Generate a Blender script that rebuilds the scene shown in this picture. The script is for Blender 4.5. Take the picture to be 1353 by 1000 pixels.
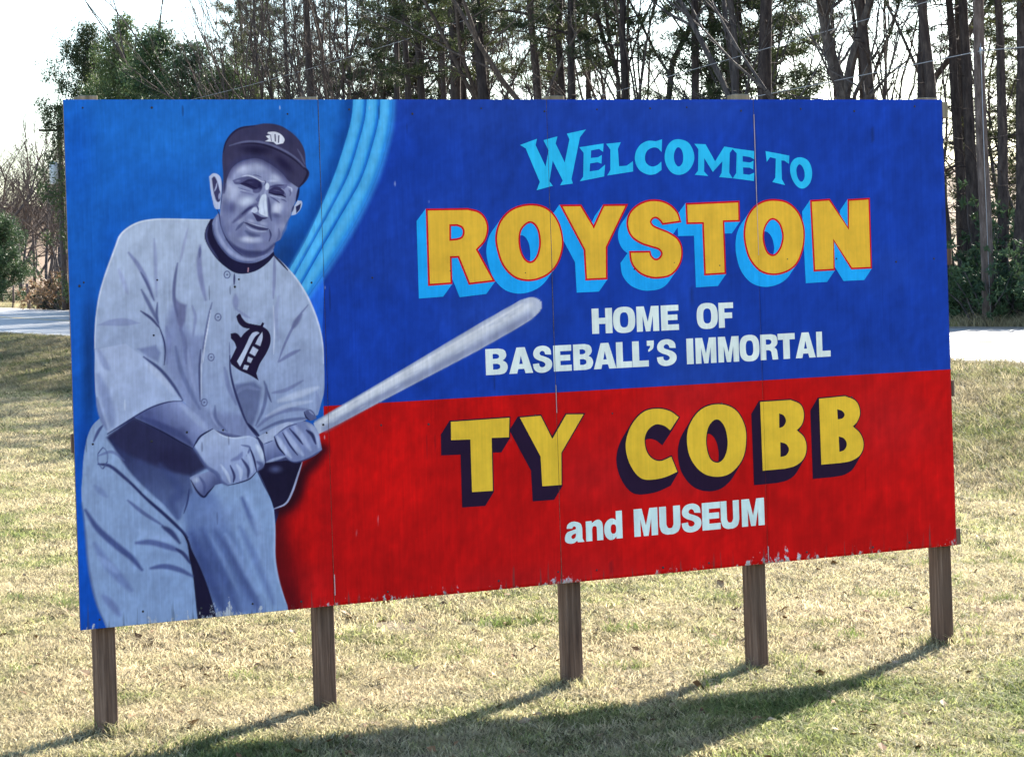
import bpy, bmesh, math, random
import numpy as np
from mathutils import Vector, Matrix, geometry as mg

for o in list(bpy.data.objects):
    bpy.data.objects.remove(o, do_unlink=True)
SC = bpy.context.scene
C = SC.collection
rng = np.random.default_rng(7)
random.seed(7)

# ------------------------------------------------------------------ camera
F_PX, ROLL, EYE = 3093.4, 0.0326, 2.09         # focal length in photo pixels, roll, eye height
CY = -151.94
cam_d = bpy.data.cameras.new('camera')
cam = bpy.data.objects.new('camera', cam_d)
C.objects.link(cam)
cam_d.sensor_fit = 'HORIZONTAL'
cam_d.sensor_width = 36.0
cam_d.lens = F_PX / 1353.0 * 36.0
cam_d.shift_x = 4.95 / 1353.0
cam_d.shift_y = -151.9 / 1353.0
cam_d.clip_end = 3000
cr, sr = math.cos(ROLL), math.sin(ROLL)
cam.matrix_world = Matrix(((cr, sr, 0, 0), (0, 0, -1, 0), (-sr, cr, 0, EYE), (0, 0, 0, 1)))
SC.camera = cam

# ------------------------------------------------------------------ sky, sun, exposure
SUN_AZ = math.radians(31.5)      # degrees to the right of the viewing direction (+Y)
SUN_EL = math.radians(26.5)
world = bpy.data.worlds.new('World')
SC.world = world
world.use_nodes = True
nt = world.node_tree
bg = nt.nodes['Background']
sky = nt.nodes.new('ShaderNodeTexSky')
sky.sky_type = 'NISHITA'
sky.sun_disc = False
sky.sun_elevation = SUN_EL
sky.sun_rotation = SUN_AZ
sky.air_density = 1.0
sky.dust_density = 0.4
sky.ozone_density = 1.6
nt.links.new(sky.outputs[0], bg.inputs[0])
bg.inputs[1].default_value = 0.078
sun_d = bpy.data.lights.new('sun', 'SUN')
sun_d.energy = 5.0
sun_d.angle = math.radians(0.53)
sun_d.color = (1.0, 0.93, 0.82)
sun = bpy.data.objects.new('sun', sun_d)
C.objects.link(sun)
sv = Vector((math.sin(SUN_AZ) * math.cos(SUN_EL), math.cos(SUN_AZ) * math.cos(SUN_EL), math.sin(SUN_EL)))
sun.rotation_euler = sv.to_track_quat('Z', 'Y').to_euler()
sun.location = (20, 40, 30)
SC.view_settings.view_transform = 'Standard'
SC.view_settings.look = 'None'
SC.view_settings.gamma = 1.0
SC.view_settings.use_curve_mapping = False
SC.view_settings.exposure = 2.52
SC.render.resolution_x, SC.render.resolution_y = 1024, 756
try:
    SC.cycles.max_bounces = 4
    SC.cycles.diffuse_bounces = 2
    SC.cycles.glossy_bounces = 1
    SC.cycles.transmission_bounces = 2
    SC.cycles.transparent_max_bounces = 8
except Exception:
    pass

# ------------------------------------------------------------------ helpers
def tag(o, label, cat=None, group=None, kind=None):
    if label: o['label'] = label
    if cat: o['category'] = cat
    if group: o['group'] = group
    if kind: o['kind'] = kind
    return o

def link(name, me, mat=None, parent=None):
    o = bpy.data.objects.new(name, me)
    C.objects.link(o)
    if mat is not None and me is not None and not me.materials:
        me.materials.append(mat)
    if parent is not None:
        o.parent = parent
    return o

def empty(name, loc=(0, 0, 0), rz=0.0):
    o = bpy.data.objects.new(name, None)
    o.empty_display_size = 0.2
    C.objects.link(o)
    o.location = loc
    o.rotation_euler = (0, 0, rz)
    return o

def mesh_from(name, V, F, smooth=False):
    me = bpy.data.meshes.new(name)
    V = np.asarray(V, dtype=np.float32)
    if isinstance(F, np.ndarray):
        n, k = F.shape
        me.vertices.add(len(V)); me.vertices.foreach_set('co', V.ravel())
        me.loops.add(n * k); me.loops.foreach_set('vertex_index', F.astype(np.int32).ravel())
        me.polygons.add(n)
        me.polygons.foreach_set('loop_start', np.arange(0, n * k, k, dtype=np.int32))
        me.update(calc_edges=True)
    else:
        me.from_pydata([tuple(v) for v in V], [], F)
        me.update()
    if smooth:
        me.polygons.foreach_set('use_smooth', np.ones(len(me.polygons), dtype=bool))
    return me

def box_me(name, x0, x1, y0, y1, z0, z1, bevel=0.0, jitter=0.0):
    bm = bmesh.new()
    vs = [bm.verts.new((x, y, z)) for x in (x0, x1) for y in (y0, y1) for z in (z0, z1)]
    for f in ((0, 1, 3, 2), (4, 6, 7, 5), (0, 4, 5, 1), (2, 3, 7, 6), (0, 2, 6, 4), (1, 5, 7, 3)):
        bm.faces.new([vs[i] for i in f])
    if jitter:
        for v in vs:
            v.co += Vector((random.uniform(-1, 1), random.uniform(-1, 1), random.uniform(-1, 1))) * jitter
    if bevel:
        bmesh.ops.bevel(bm, geom=bm.edges[:], offset=bevel, segments=1, affect='EDGES')
    bmesh.ops.recalc_face_normals(bm, faces=bm.faces[:])
    me = bpy.data.meshes.new(name)
    bm.to_mesh(me); bm.free()
    return me

class Geo:
    """collects tubes and small faces, becomes one mesh"""
    def __init__(self):
        self.V = []; self.F = []; self.n = 0
    def tube(self, pts, rad, sides=6, cap=True):
        pts = [Vector(p) for p in pts]
        m = len(pts)
        base = self.n
        ref = Vector((0.3, 0.9, 0.1))
        for i, p in enumerate(pts):
            d = (pts[min(i + 1, m - 1)] - pts[max(i - 1, 0)])
            if d.length < 1e-9: d = Vector((0, 0, 1))
            d.normalize()
            a = d.cross(ref)
            if a.length < 0.05: a = d.cross(Vector((1, 0, 0)))
            a.normalize(); b = d.cross(a)
            for k in range(sides):
                t = 2 * math.pi * k / sides
                self.V.append(p + (a * math.cos(t) + b * math.sin(t)) * rad[i])
        for i in range(m - 1):
            for k in range(sides):
                k2 = (k + 1) % sides
                self.F.append((base + i * sides + k, base + i * sides + k2, base + (i + 1) * sides + k2, base + (i + 1) * sides + k))
        if cap:
            self.F.append(tuple(base + (m - 1) * sides + k for k in range(sides)))
            self.F.append(tuple(base + sides - 1 - k for k in range(sides)))
        self.n += m * sides
    def mesh(self, name, smooth=True):
        return mesh_from(name, self.V, self.F, smooth)

# ------------------------------------------------------------------ node material helper
class NM:
    def __init__(self, name, rough=0.8, spec=0.3):
        self.m = bpy.data.materials.new(name)
        self.m.use_nodes = True
        self.t = self.m.node_tree
        self.b = self.t.nodes['Principled BSDF']
        self.b.inputs['Roughness'].default_value = rough
        self.b.inputs['Specular IOR Level'].default_value = spec
    def n(self, typ, **kw):
        nd = self.t.nodes.new(typ)
        for k, v in kw.items():
            if k.startswith('i_'):
                key = k[2:]
                key = int(key) if key.isdigit() else key.replace('_', ' ')
                nd.inputs[key].default_value = v
            else:
                setattr(nd, k, v)
        return nd
    def l(self, a, b):
        self.t.links.new(a, b)
    def coord(self, scale=(1, 1, 1), kind='Object'):
        tc = self.n('ShaderNodeTexCoord')
        mp = self.n('ShaderNodeMapping')
        mp.inputs['Scale'].default_value = scale
        self.l(tc.outputs[kind], mp.inputs[0])
        return mp.outputs[0]
    def noise(self, vec, scale, detail=4, rough=0.6):
        nd = self.n('ShaderNodeTexNoise')
        nd.inputs['Scale'].default_value = scale
        nd.inputs['Detail'].default_value = detail
        nd.inputs['Roughness'].default_value = rough
        self.l(vec, nd.inputs['Vector'])
        return nd.outputs['Fac']
    def ramp(self, fac, stops):
        r = self.n('ShaderNodeValToRGB')
        e = r.color_ramp.elements
        while len(e) < len(stops): e.new(0.5)
        for k, (p, c) in enumerate(stops):
            e[k].position = p
            e[k].color = (*c, 1) if len(c) == 3 else c
        self.l(fac, r.inputs[0])
        return r.outputs[0]
    def mix(self, fac, a, b, mode='MIX'):
        x = self.n('ShaderNodeMix', data_type='RGBA', blend_type=mode)
        for sock, val in ((x.inputs[0], fac), (x.inputs[6], a), (x.inputs[7], b)):
            if hasattr(val, 'node'): self.l(val, sock)
            elif isinstance(val, (int, float)): sock.default_value = val
            else: sock.default_value = (*val, 1)
        return x.outputs[2]
    def math(self, op, a, b=None, clamp=False):
        x = self.n('ShaderNodeMath', operation=op, use_clamp=clamp)
        for sock, val in ((x.inputs[0], a), (x.inputs[1], b)):
            if val is None: continue
            if hasattr(val, 'node'): self.l(val, sock)
            else: sock.default_value = val
        return x.outputs[0]
    def base(self, c):
        if hasattr(c, 'node'): self.l(c, self.b.inputs['Base Color'])
        else: self.b.inputs['Base Color'].default_value = (*c, 1)
    def bump(self, h, strength=0.3, dist=0.01):
        b = self.n('ShaderNodeBump')
        b.inputs['Strength'].default_value = strength
        b.inputs['Distance'].default_value = dist
        self.l(h, b.inputs['Height'])
        self.l(b.outputs[0], self.b.inputs['Normal'])

def lin(c):
    c = np.asarray(c, dtype=float) / 255.0
    return np.where(c <= 0.04045, c / 12.92, ((c + 0.055) / 1.055) ** 2.4)

# paint colours are read off the photograph in sRGB and turned to reflectance by the light on the board
BOARD_LIGHT = np.array((0.71, 0.87, 1.03))
def paint(c):
    return np.clip(lin(c) / BOARD_LIGHT, 0.003, 0.9)

# ------------------------------------------------------------------ photo pixel -> direction / sign plane
YAW, SX0, SZ0, SY0 = 0.4346, -2.0202, EYE - 1.6198, 10.7608
SW, SH = 4.877, 2.438
def ray(px, py):
    """direction (x, 1, z) through a photo pixel"""
    u, v = px - 676.5, py - 500.0
    a = cr * u - sr * v
    b = sr * u + cr * v
    b -= CY
    return a / F_PX, -b / F_PX
def at(px, py, Y):
    a, b = ray(px, py)
    return Vector((a * Y, Y, EYE + b * Y))
def sign_to_px(u, z):
    X = SX0 + u * math.cos(YAW); Y = SY0 + u * math.sin(YAW); Z = SZ0 + z - EYE
    a = F_PX * X / Y; b = -F_PX * Z / Y + CY
    return 676.5 + cr * a + sr * b, 500.0 - sr * a + cr * b
def px_to_sign(px, py, off=0.0):
    """(u, z) on the board's plane (off metres behind its face)"""
    a, b = ray(px, py)
    ox = SX0 - math.sin(YAW) * off; oy = SY0 + math.cos(YAW) * off
    # a*t = ox+u*c ; t = oy+u*s
    c, s = math.cos(YAW), math.sin(YAW)
    u = (ox - a * oy) / (a * s - c)
    t = oy + u * s
    return u, EYE + b * t - SZ0

# ------------------------------------------------------------------ terrain, road
def smooth(a, b, x):
    t = np.clip((x - a) / (b - a), 0, 1)
    return t * t * (3 - 2 * t)
def catmull(P, k=8):
    P = [np.array(p, float) for p in P]
    P = [2 * P[0] - P[1]] + P + [2 * P[-1] - P[-2]]
    out = []
    for i in range(1, len(P) - 2):
        for j in range(k):
            t = j / k
            out.append(0.5 * (2 * P[i] + (P[i + 1] - P[i - 1]) * t + (2 * P[i - 1] - 5 * P[i] + 4 * P[i + 1] - P[i + 2]) * t * t
                              + (-P[i - 1] + 3 * P[i] - 3 * P[i + 1] + P[i + 2]) * t ** 3))
    out.append(P[-2])
    return np.array(out)
NEAR = catmull([(52, -60), (34, -22), (20, 4), (13, 18.5), (6.55, 32.5), (-3.5, 48.3), (-13.5, 66), (-24, 91), (-42, 136), (-75, 215), (-125, 330)], 10)
_d = np.gradient(NEAR, axis=0); _d /= np.linalg.norm(_d, axis=1)[:, None]
NRM = np.stack([_d[:, 1], -_d[:, 0]], 1)
NRM *= np.sign((NRM @ np.array((1.0, 0.5))))[:, None]
RW = np.interp(NEAR[:, 1], [30, 70], [9.9, 11.3])
FAR = NEAR + NRM * RW[:, None]

def road_s(x, y):
    """signed distance past the road's near edge"""
    x = np.asarray(x, float).ravel(); y = np.asarray(y, float).ravel()
    best = np.full(x.shape, 1e9); sg = np.ones_like(x)
    for i in range(len(NEAR) - 1):
        ax, ay = NEAR[i]; bx, by = NEAR[i + 1]
        dx, dy = bx - ax, by - ay
        t = np.clip(((x - ax) * dx + (y - ay) * dy) / (dx * dx + dy * dy), 0, 1)
        qx, qy = x - ax - t * dx, y - ay - t * dy
        d = np.hypot(qx, qy)
        m = d < best
        best = np.where(m, d, best)
        sg = np.where(m, np.sign(qx * NRM[i, 0] + qy * NRM[i, 1]), sg)
    return best * sg

def vnoise(x, y, seed=0):
    """smooth value noise, -1..1"""
    def h(i, j):
        n = (i * 374761393 + j * 668265263 + seed * 974634777) & 0x7fffffff
        n = (n ^ (n >> 13)) * 1274126177 & 0x7fffffff
        return ((n ^ (n >> 16)) & 0xffff) / 32767.5 - 1
    x = np.asarray(x, float); y = np.asarray(y, float)
    i = np.floor(x).astype(np.int64); j = np.floor(y).astype(np.int64)
    fx = x - i; fy = y - j
    fx = fx * fx * (3 - 2 * fx); fy = fy * fy * (3 - 2 * fy)
    return (h(i, j) * (1 - fx) + h(i + 1, j) * fx) * (1 - fy) + (h(i, j + 1) * (1 - fx) + h(i + 1, j + 1) * fx) * fy

def ground_z(x, y):
    shp = np.shape(x)
    x = np.asarray(x, float).ravel(); y = np.asarray(y, float).ravel()
    s = road_s(x, y)
    u = (x - SX0) * math.cos(YAW) + (y - SY0) * math.sin(YAW)
    lawn = LAWN_A + LAWN_B * np.clip(u, -6, 9)
    lawn = lawn + 0.015 * vnoise(x * 0.9, y * 0.9, 1) + 0.03 * vnoise(x * 0.25, y * 0.25, 2)
    t = smooth(-7.5, -0.3, s)
    z = lawn * (1 - t) + 0.47 * t
    w = np.interp(y, [30, 70], [9.9, 11.3])
    over = np.clip(s - w - 3, 0, None)
    rise = 9.0 * (1 - np.exp(-over / 110.0)) + 0.25 * vnoise(x * 0.12, y * 0.12, 3) * smooth(0, 12, over)
    rise += 16 * smooth(120, 420, over) + 0.1 * vnoise(x * 0.5, y * 0.5, 4) * smooth(0, 5, over)
    z = np.where(s > 0, 0.47 + rise, z)
    return z.reshape(shp)
LAWN_A, LAWN_B = -0.040, -0.011

def gz(x, y):
    return float(ground_z(np.array([x]), np.array([y]))[0])

def ax(fine0, fine1, step, lo, hi, g=1.16):
    c = list(np.arange(fine0, fine1 + step, step))
    d = step
    while c[-1] < hi: d *= g; c.append(c[-1] + d)
    d = step
    while c[0] > lo: d *= g; c.insert(0, c[0] - d)
    return np.array(c)
xs = ax(-26, 18, 0.45, -900, 900); ys = ax(6, 60, 0.45, -80, 1500, 1.09)
GX, GY = np.meshgrid(xs, ys)
GZ = ground_z(GX, GY)
nx, ny = len(xs), len(ys)
ii = (np.arange(ny - 1)[:, None] * nx + np.arange(nx - 1)[None, :]).ravel()
gme = mesh_from('ground', np.stack([GX.ravel(), GY.ravel(), GZ.ravel()], 1), np.stack([ii, ii + 1, ii + nx + 1, ii + nx], 1), True)
S_ALL = road_s(GX, GY)
att = gme.attributes.new('litter', 'FLOAT', 'POINT')
lit = smooth(11.5, 16, S_ALL) * smooth(-60, -10, GX.ravel() + 0.35 * GY.ravel())
att.data.foreach_set('value', lit.astype(np.float32))

g = NM('ground_soil', 0.95, 0.1)
v = g.coord((1, 1, 1))
n1 = g.noise(v, 0.55, 5); n2 = g.noise(v, 14.0, 5, 0.7); n3 = g.noise(v, 60.0, 3, 0.7)
straw = g.ramp(n2, [(0.25, (0.06, 0.047, 0.032)), (0.5, (0.17, 0.135, 0.085)), (0.75, (0.33, 0.275, 0.18))])
green = g.ramp(n2, [(0.25, (0.035, 0.05, 0.018)), (0.7, (0.13, 0.15, 0.055))])
c = g.mix(g.ramp(n1, [(0.42, (0, 0, 0)), (0.66, (0.75, 0.75, 0.75))]), straw, green)
c = g.mix(g.ramp(n3, [(0.3, (0.55, 0.55, 0.55)), (0.6, (1, 1, 1))]), (0.10, 0.075, 0.045), c)
leaf = g.ramp(g.noise(v, 5.0, 6, 0.75), [(0.25, (0.05, 0.035, 0.025)), (0.5, (0.17, 0.115, 0.075)), (0.75, (0.34, 0.26, 0.18))])
at_ = g.n('ShaderNodeAttribute', attribute_name='litter')
g.base(g.mix(at_.outputs['Fac'], c, leaf))
g.bump(n3, 0.6, 0.02)
ground = link('ground', gme, g.m)
tag(ground, None, kind='structure')

# road: a sheet 12 mm above the ground with a worn pale edge line and gravel shoulders
def strip(name, A, B, za, zb, mat, k=6):
    n = len(A)
    V = []
    for i in range(n):
        for j in range(k + 1):
            t = j / k
            p = A[i] * (1 - t) + B[i] * t
            V.append((p[0], p[1], za * (1 - t) + zb * t))
    F = [(i * (k + 1) + j, i * (k + 1) + j + 1, (i + 1) * (k + 1) + j + 1, (i + 1) * (k + 1) + j) for i in range(n - 1) for j in range(k)]
    me = mesh_from(name, V, F, True)
    bm = bmesh.new(); bm.from_mesh(me); bmesh.ops.recalc_face_normals(bm, faces=bm.faces[:])
    if sum(f.normal.z for f in bm.faces) < 0: bmesh.ops.reverse_faces(bm, faces=bm.faces[:])
    bm.to_mesh(me); bm.free()
    return tag(link(name, me, mat), None, kind='structure')
r = NM('old_asphalt', 0.6, 0.4)
v = r.coord()
a1 = r.noise(v, 0.35, 5); a2 = r.noise(v, 45, 4, 0.8)
c = r.mix(0.55, r.ramp(a1, [(0.3, (0.20, 0.20, 0.20)), (0.7, (0.29, 0.285, 0.275))]), r.ramp(a2, [(0.3, (0.14, 0.14, 0.14)), (0.7, (0.36, 0.355, 0.345))]))
r.base(c); r.bump(a2, 0.35, 0.01)
road = strip('road', NEAR + NRM * 0.5, FAR - NRM * 0.5, 0.486, 0.486, r.m)
gr = NM('gravel_shoulder', 0.95, 0.1)
v = gr.coord()
a2 = gr.noise(v, 30, 5, 0.8)
gr.base(gr.ramp(a2, [(0.3, (0.16, 0.135, 0.11)), (0.7, (0.42, 0.37, 0.31))])); gr.bump(a2, 0.8, 0.03)
strip('gravel_shoulder', NEAR - NRM * 0.25, NEAR + NRM * 0.62, 0.478, 0.4815, gr.m, 3)
strip('gravel_shoulder', FAR - NRM * 0.62, FAR + NRM * 0.6, 0.4815, 0.484, gr.m, 3)
ln = NM('worn_line_paint', 0.7, 0.3)
v = ln.coord()
w = ln.ramp(ln.noise(v, 25, 4, 0.8), [(0.42, (0.28, 0.28, 0.27)), (0.55, (0.72, 0.72, 0.70))])
ln.base(w)
strip('edge_line', NEAR + NRM * 0.85, NEAR + NRM * 0.97, 0.490, 0.490, ln.m, 1)
strip('edge_line', FAR - NRM * 0.97, FAR - NRM * 0.85, 0.490, 0.490, ln.m, 1)
MID = (NEAR + FAR) / 2
yl = NM('worn_yellow_paint', 0.7, 0.3)
v = yl.coord()
yl.base(yl.ramp(yl.noise(v, 25, 4, 0.8), [(0.42, (0.26, 0.23, 0.15)), (0.55, (0.62, 0.42, 0.07))]))
strip('centre_line', MID - NRM * 0.16, MID - NRM * 0.06, 0.490, 0.490, yl.m, 1)
strip('centre_line', MID + NRM * 0.06, MID + NRM * 0.16, 0.490, 0.490, yl.m, 1)

# ------------------------------------------------------------------ billboard
board = empty('billboard', (SX0, SY0, SZ0), YAW)
tag(board, 'wide blue and red painted welcome billboard with a ballplayer mural, on five wooden posts', 'billboard')

# ---- mural painter: works on points given in photo pixels
class Mural:
    def __init__(self, P):
        self.P = P; self.X = P[:, 0]; self.Y = P[:, 1]
        self.c = np.zeros((len(P), 3)); self.grey = False
    def tone(self, c):
        """the figure is painted in cool greys, darks almost neutral"""
        c = np.asarray(c, float)
        if not self.grey: return c
        l = c @ np.array((0.30, 0.59, 0.11))
        k = np.interp(l, [40, 110, 180], [0.78, 0.84, 0.94])
        l2 = np.clip((l - 152) * 1.16 + 147, 26, 250)
        return np.clip(l2 + (c - l) * k, 8, 250)
    def sel(self, pts, pad):
        p = np.asarray(pts, float)
        lo = p.min(0) - pad; hi = p.max(0) + pad
        return np.nonzero((self.X > lo[0]) & (self.X < hi[0]) & (self.Y > lo[1]) & (self.Y < hi[1]))[0]
    def blend(self, idx, a, col):
        col = np.asarray(col, float)
        self.c[idx] = self.c[idx] * (1 - a[:, None]) + col * a[:, None]
    @staticmethod
    def seg(Q, a, b):
        d = b - a
        L = max((d * d).sum(), 1e-9)
        t = np.clip(((Q - a) @ d) / L, 0, 1)
        r = Q - a - t[:, None] * d
        return np.hypot(r[:, 0], r[:, 1]), t
    def fill(self, pts, col, f=1.0, op=1.0, sm=True, grad=None):
        """filled outline; grad = (p0, p1, colour at p1)"""
        col = self.tone(col)
        p = path(pts) if sm else np.asarray([q[:2] for q in pts], float)
        idx = self.sel(p, f + 1)
        if len(idx) == 0: return
        Q = self.P[idx]
        dist = np.full(len(Q), 1e9); ins = np.zeros(len(Q), bool)
        for i in range(len(p)):
            a, b = p[i - 1], p[i]
            d, _ = self.seg(Q, a, b)
            dist = np.minimum(dist, d)
            if a[1] != b[1]:
                cr_ = ((a[1] > Q[:, 1]) != (b[1] > Q[:, 1])) & (Q[:, 0] < (b[0] - a[0]) * (Q[:, 1] - a[1]) / (b[1] - a[1]) + a[0])
                ins ^= cr_
        sd = np.where(ins, dist, -dist)
        al = np.clip(sd / f + 0.5, 0, 1); al = al * al * (3 - 2 * al) * op
        if grad is not None:
            p0, p1, c1 = np.array(grad[0], float), np.array(grad[1], float), self.tone(grad[2])
            t = np.clip(((Q - p0) @ (p1 - p0)) / ((p1 - p0) ** 2).sum(), 0, 1)[:, None]
            cc = np.asarray(col, float) * (1 - t) + c1 * t
            self.c[idx] = self.c[idx] * (1 - al[:, None]) + cc * al[:, None]
        else:
            self.blend(idx, al, col)
    def stroke(self, pts, w, col, op=1.0, f=None, taper=True):
        col = self.tone(col)
        p = catmull([q[:2] for q in pts], 5) if len(pts) > 2 else np.asarray(pts, float)
        f = (w * 0.6 if f is None else f)
        idx = self.sel(p, w + f + 1)
        if len(idx) == 0: return
        Q = self.P[idx]
        n = len(p) - 1
        al = np.zeros(len(Q))
        for i in range(n):
            d, t = self.seg(Q, p[i], p[i + 1])
            s = (i + t) / n
            ww = w * 0.5 * ((0.25 + 0.75 * np.sin(math.pi * np.clip(s, 0.02, 0.98)) ** 0.6) if taper else 1.0)
            a = np.clip((ww - d) / f + 0.5, 0, 1)
            al = np.maximum(al, a * a * (3 - 2 * a))
        self.blend(idx, al * op, col)
    def blob(self, c, rx, ry, col, op=1.0, ang=0.0):
        col = self.tone(col)
        c = np.array(c, float)
        idx = self.sel([c - max(rx, ry), c + max(rx, ry)], 0)
        if len(idx) == 0: return
        q = self.P[idx] - c
        ca, sa = math.cos(ang), math.sin(ang)
        e = np.hypot((q[:, 0] * ca + q[:, 1] * sa) / rx, (-q[:, 0] * sa + q[:, 1] * ca) / ry)
        a = np.clip(1 - e, 0, 1); a = a * a * (3 - 2 * a)
        self.blend(idx, a * op, col)

def path(pts, closed=True):
    """closed outline; (x, y) is a corner, (x, y, 1) a smooth point"""
    n = len(pts)
    P = [np.array(p[:2], float) for p in pts]
    sm = [len(p) > 2 for p in pts]
    out = []
    for i in range(n):
        j = (i + 1) % n
        p, q = P[i], P[j]
        if not sm[i] and not sm[j]:
            out.append(p); continue
        L = np.linalg.norm(q - p)
        def tan(k):
            d = P[(k + 1) % n] - P[k - 1]
            return d / max(np.linalg.norm(d), 1e-9) * L
        t0 = tan(i) if sm[i] else (q - p)
        t1 = tan(j) if sm[j] else (q - p)
        for s in np.arange(0, 1, 0.2):
            h = (2 * s ** 3 - 3 * s ** 2 + 1, s ** 3 - 2 * s ** 2 + s, -2 * s ** 3 + 3 * s ** 2, s ** 3 - s ** 2)
            out.append(h[0] * p + h[1] * t0 + h[2] * q + h[3] * t1)
    return np.array(out)

def Z(ox, oy, s):
    return lambda *pts: [((p[0] / s + ox), (p[1] / s + oy)) + tuple(p[2:]) for p in pts]
def S(pts):      # all smooth
    return [tuple(p[:2]) + (1,) for p in pts]
P1 = Z(270, 155, 9.007); P2 = Z(270, 240, 9.007); P3 = Z(100, 280, 5); P4 = Z(240, 280, 5)
P5 = Z(100, 450, 5); P6 = Z(240, 500, 5); P7 = Z(95, 640, 5); P8 = Z(230, 640, 5); P9 = Z(360, 125, 3.636)

LITE, HI, MIDC, DK, DD, INK = (160, 175, 212), (186, 199, 228), (112, 126, 178), (78, 88, 142), (52, 54, 102), (36, 32, 68)
BLUE_L, BLUE_R, RED = (24, 100, 196), (20, 57, 160), (176, 13, 14)
HB = 0.962      # height of the blue/red border above the board's lower edge

def border_px(x):
    # the border is a level line across the board
    a = np.array(sign_to_px(0, HB)); b = np.array(sign_to_px(SW, HB))
    return a[1] + (x - a[0]) * (b[1] - a[1]) / (b[0] - a[0])

def paint_mural(m, zz):
    m.c[:] = BLUE_R
    d = np.clip((zz - HB) / 0.0025 + 0.5, 0, 1)
    m.c = np.array(RED) * (1 - d[:, None]) + m.c * d[:, None]
    # slow mottling of the blue and red coats
    n = vnoise(m.X / 60, m.Y / 90, 11) * 0.5 + vnoise(m.X / 22, m.Y / 45, 12) * 0.3
    n += vnoise(m.X / 9, m.Y / 26, 13) * 0.28
    m.c *= (1 + 0.10 * n)[:, None]
    fade = np.clip(vnoise(m.X / 130, m.Y / 70, 14), 0, 1)[:, None] * 0.10
    m.c = m.c * (1 - fade) + np.array((96, 104, 140)) * fade
    # lighter blue ground behind the player
    bl = P9((390, 26), (380, 110, 1), (355, 210, 1), (300, 380, 1), (225, 560, 1), (150, 720, 1), (80, 840)) + [(425, 410), (428, 560), (380, 640), (300, 900), (60, 900), (60, 100), (470, 100)]
    m.fill(bl, (27, 98, 190), 1.2, grad=((300, 130), (140, 800), (15, 74, 178)))
    m.fill(P9((80, 800), (250, 880), (245, 1000), (225, 1500), (120, 1500), (60, 900)), (34, 96, 214), 2.0)
    for cx, cy, rx, ry, c, op in ((250, 180, 150, 70, (34, 114, 208), .5), (100, 200, 40, 120, (16, 84, 196), .5), (118, 480, 16, 150, (14, 50, 112), .85),
                                  (150, 330, 30, 70, (14, 74, 170), .5), (112, 590, 14, 60, (14, 60, 150), .7), (380, 330, 40, 40, (20, 60, 130), .9), (370, 350, 30, 30, (22, 50, 100), .7),
                                  (415, 210, 50, 70, (32, 112, 208), .5), (108, 700, 12, 130, (16, 88, 205), .6)):
        m.blob((cx, cy), rx, ry, c, op)
    # sweeping light bands
    e0 = P9((388, 20), (380, 110), (355, 210), (300, 380), (225, 560), (150, 720), (70, 860))
    e1 = P9((453, 20), (445, 110), (420, 210), (365, 385), (285, 545), (200, 700), (95, 890))
    e2 = P9((519, 20), (512, 110), (490, 210), (432, 395), (345, 555), (240, 735), (130, 930))
    e3 = P9((579, 20), (573, 120), (553, 225), (500, 400), (410, 595), (300, 780), (160, 985))
    m.stroke(e0, 26, (12, 60, 140), 0.75, 22, False)
    for a, b in ((e0, e1), (e1, e2), (e2, e3)):
        pa = catmull(a, 4); pb = catmull(b, 4)
        m.fill([tuple(q) for q in pa] + [tuple(q) for q in pb[::-1]], (50, 148, 222), 1.0, sm=False)
        cen = [tuple(x) for x in ((pa * 0.62 + pb * 0.38))]
        m.stroke(cen, 10, (84, 174, 232), 0.75, 8, False)
        m.stroke([tuple(x) for x in (pa * 0.06 + pb * 0.94)], 5, (20, 98, 196), 0.85, 4.5, False)
        m.stroke([tuple(x) for x in pb], 1.5, (10, 54, 136), 0.8, 1.5, False)
    m.stroke(e3, 9, (60, 150, 232), 0.55, 8, False)
    # dark halo on the red beside the figure
    m.stroke(P8((800, 0), (760, 120), (690, 200), (680, 330), (690, 480), (710, 620), (780, 790)), 26, (44, 6, 20), 0.62, 26, False)
    m.stroke(P6((930, 470), (860, 560), (790, 640), (740, 780), (650, 860)), 16, (40, 4, 22), 0.85, 16, False)
    m.blob(P8((760, 560))[0], 34, 70, (90, 4, 14), 0.6)
    m.stroke(P8((1015, 60), (1020, 300), (1030, 560)), 26, (150, 10, 16), 0.35, 22, False)
    m.blob((520, 640), 90, 120, (214, 16, 14), 0.5); m.blob((700, 720), 120, 60, (180, 16, 18), 0.5)

    m.grey = True
    m.fill([(200, 520), (330, 560), (400, 540), (408, 575), (398, 610), (350, 660), (300, 680), (230, 660)], (70, 78, 130), 1.5, sm=False)
    # ---------------- trousers
    leg = P5((160, 512), (112, 560, 1), (80, 630, 1), (60, 720, 1), (50, 800, 1), (44, 900, 1)) + P7((64, 20, 1), (66, 120, 1), (80, 200, 1), (88, 300, 1), (98, 420, 1), (113, 560, 1), (133, 680, 1), (165, 790, 1), (205, 890, 1), (240, 980)) \
        + P8((760, 860), (748, 795), (720, 720, 1), (690, 620, 1), (669, 480, 1), (668, 280, 1), (660, 165), (640, 100, 1), (590, 5)) + P6((500, 620), (300, 500), (0, 400)) + [(180, 540)]
    m.fill(leg, (134, 160, 206), 1.3, grad=((150, 600), (300, 800), (126, 156, 208)))
    m.stroke(P7((66, 120), (88, 300), (113, 560), (165, 790), (235, 945)), 3.5, (96, 118, 176), 0.8, 3)
    # right leg in deeper tone
    rl = P7((770, 20), (740, 160, 1), (755, 300, 1), (800, 420, 1), (850, 560, 1), (905, 700, 1), (960, 860)) + P8((600, 860), (540, 700), (430, 400, 1), (330, 200, 1), (260, 60, 1))
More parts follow.
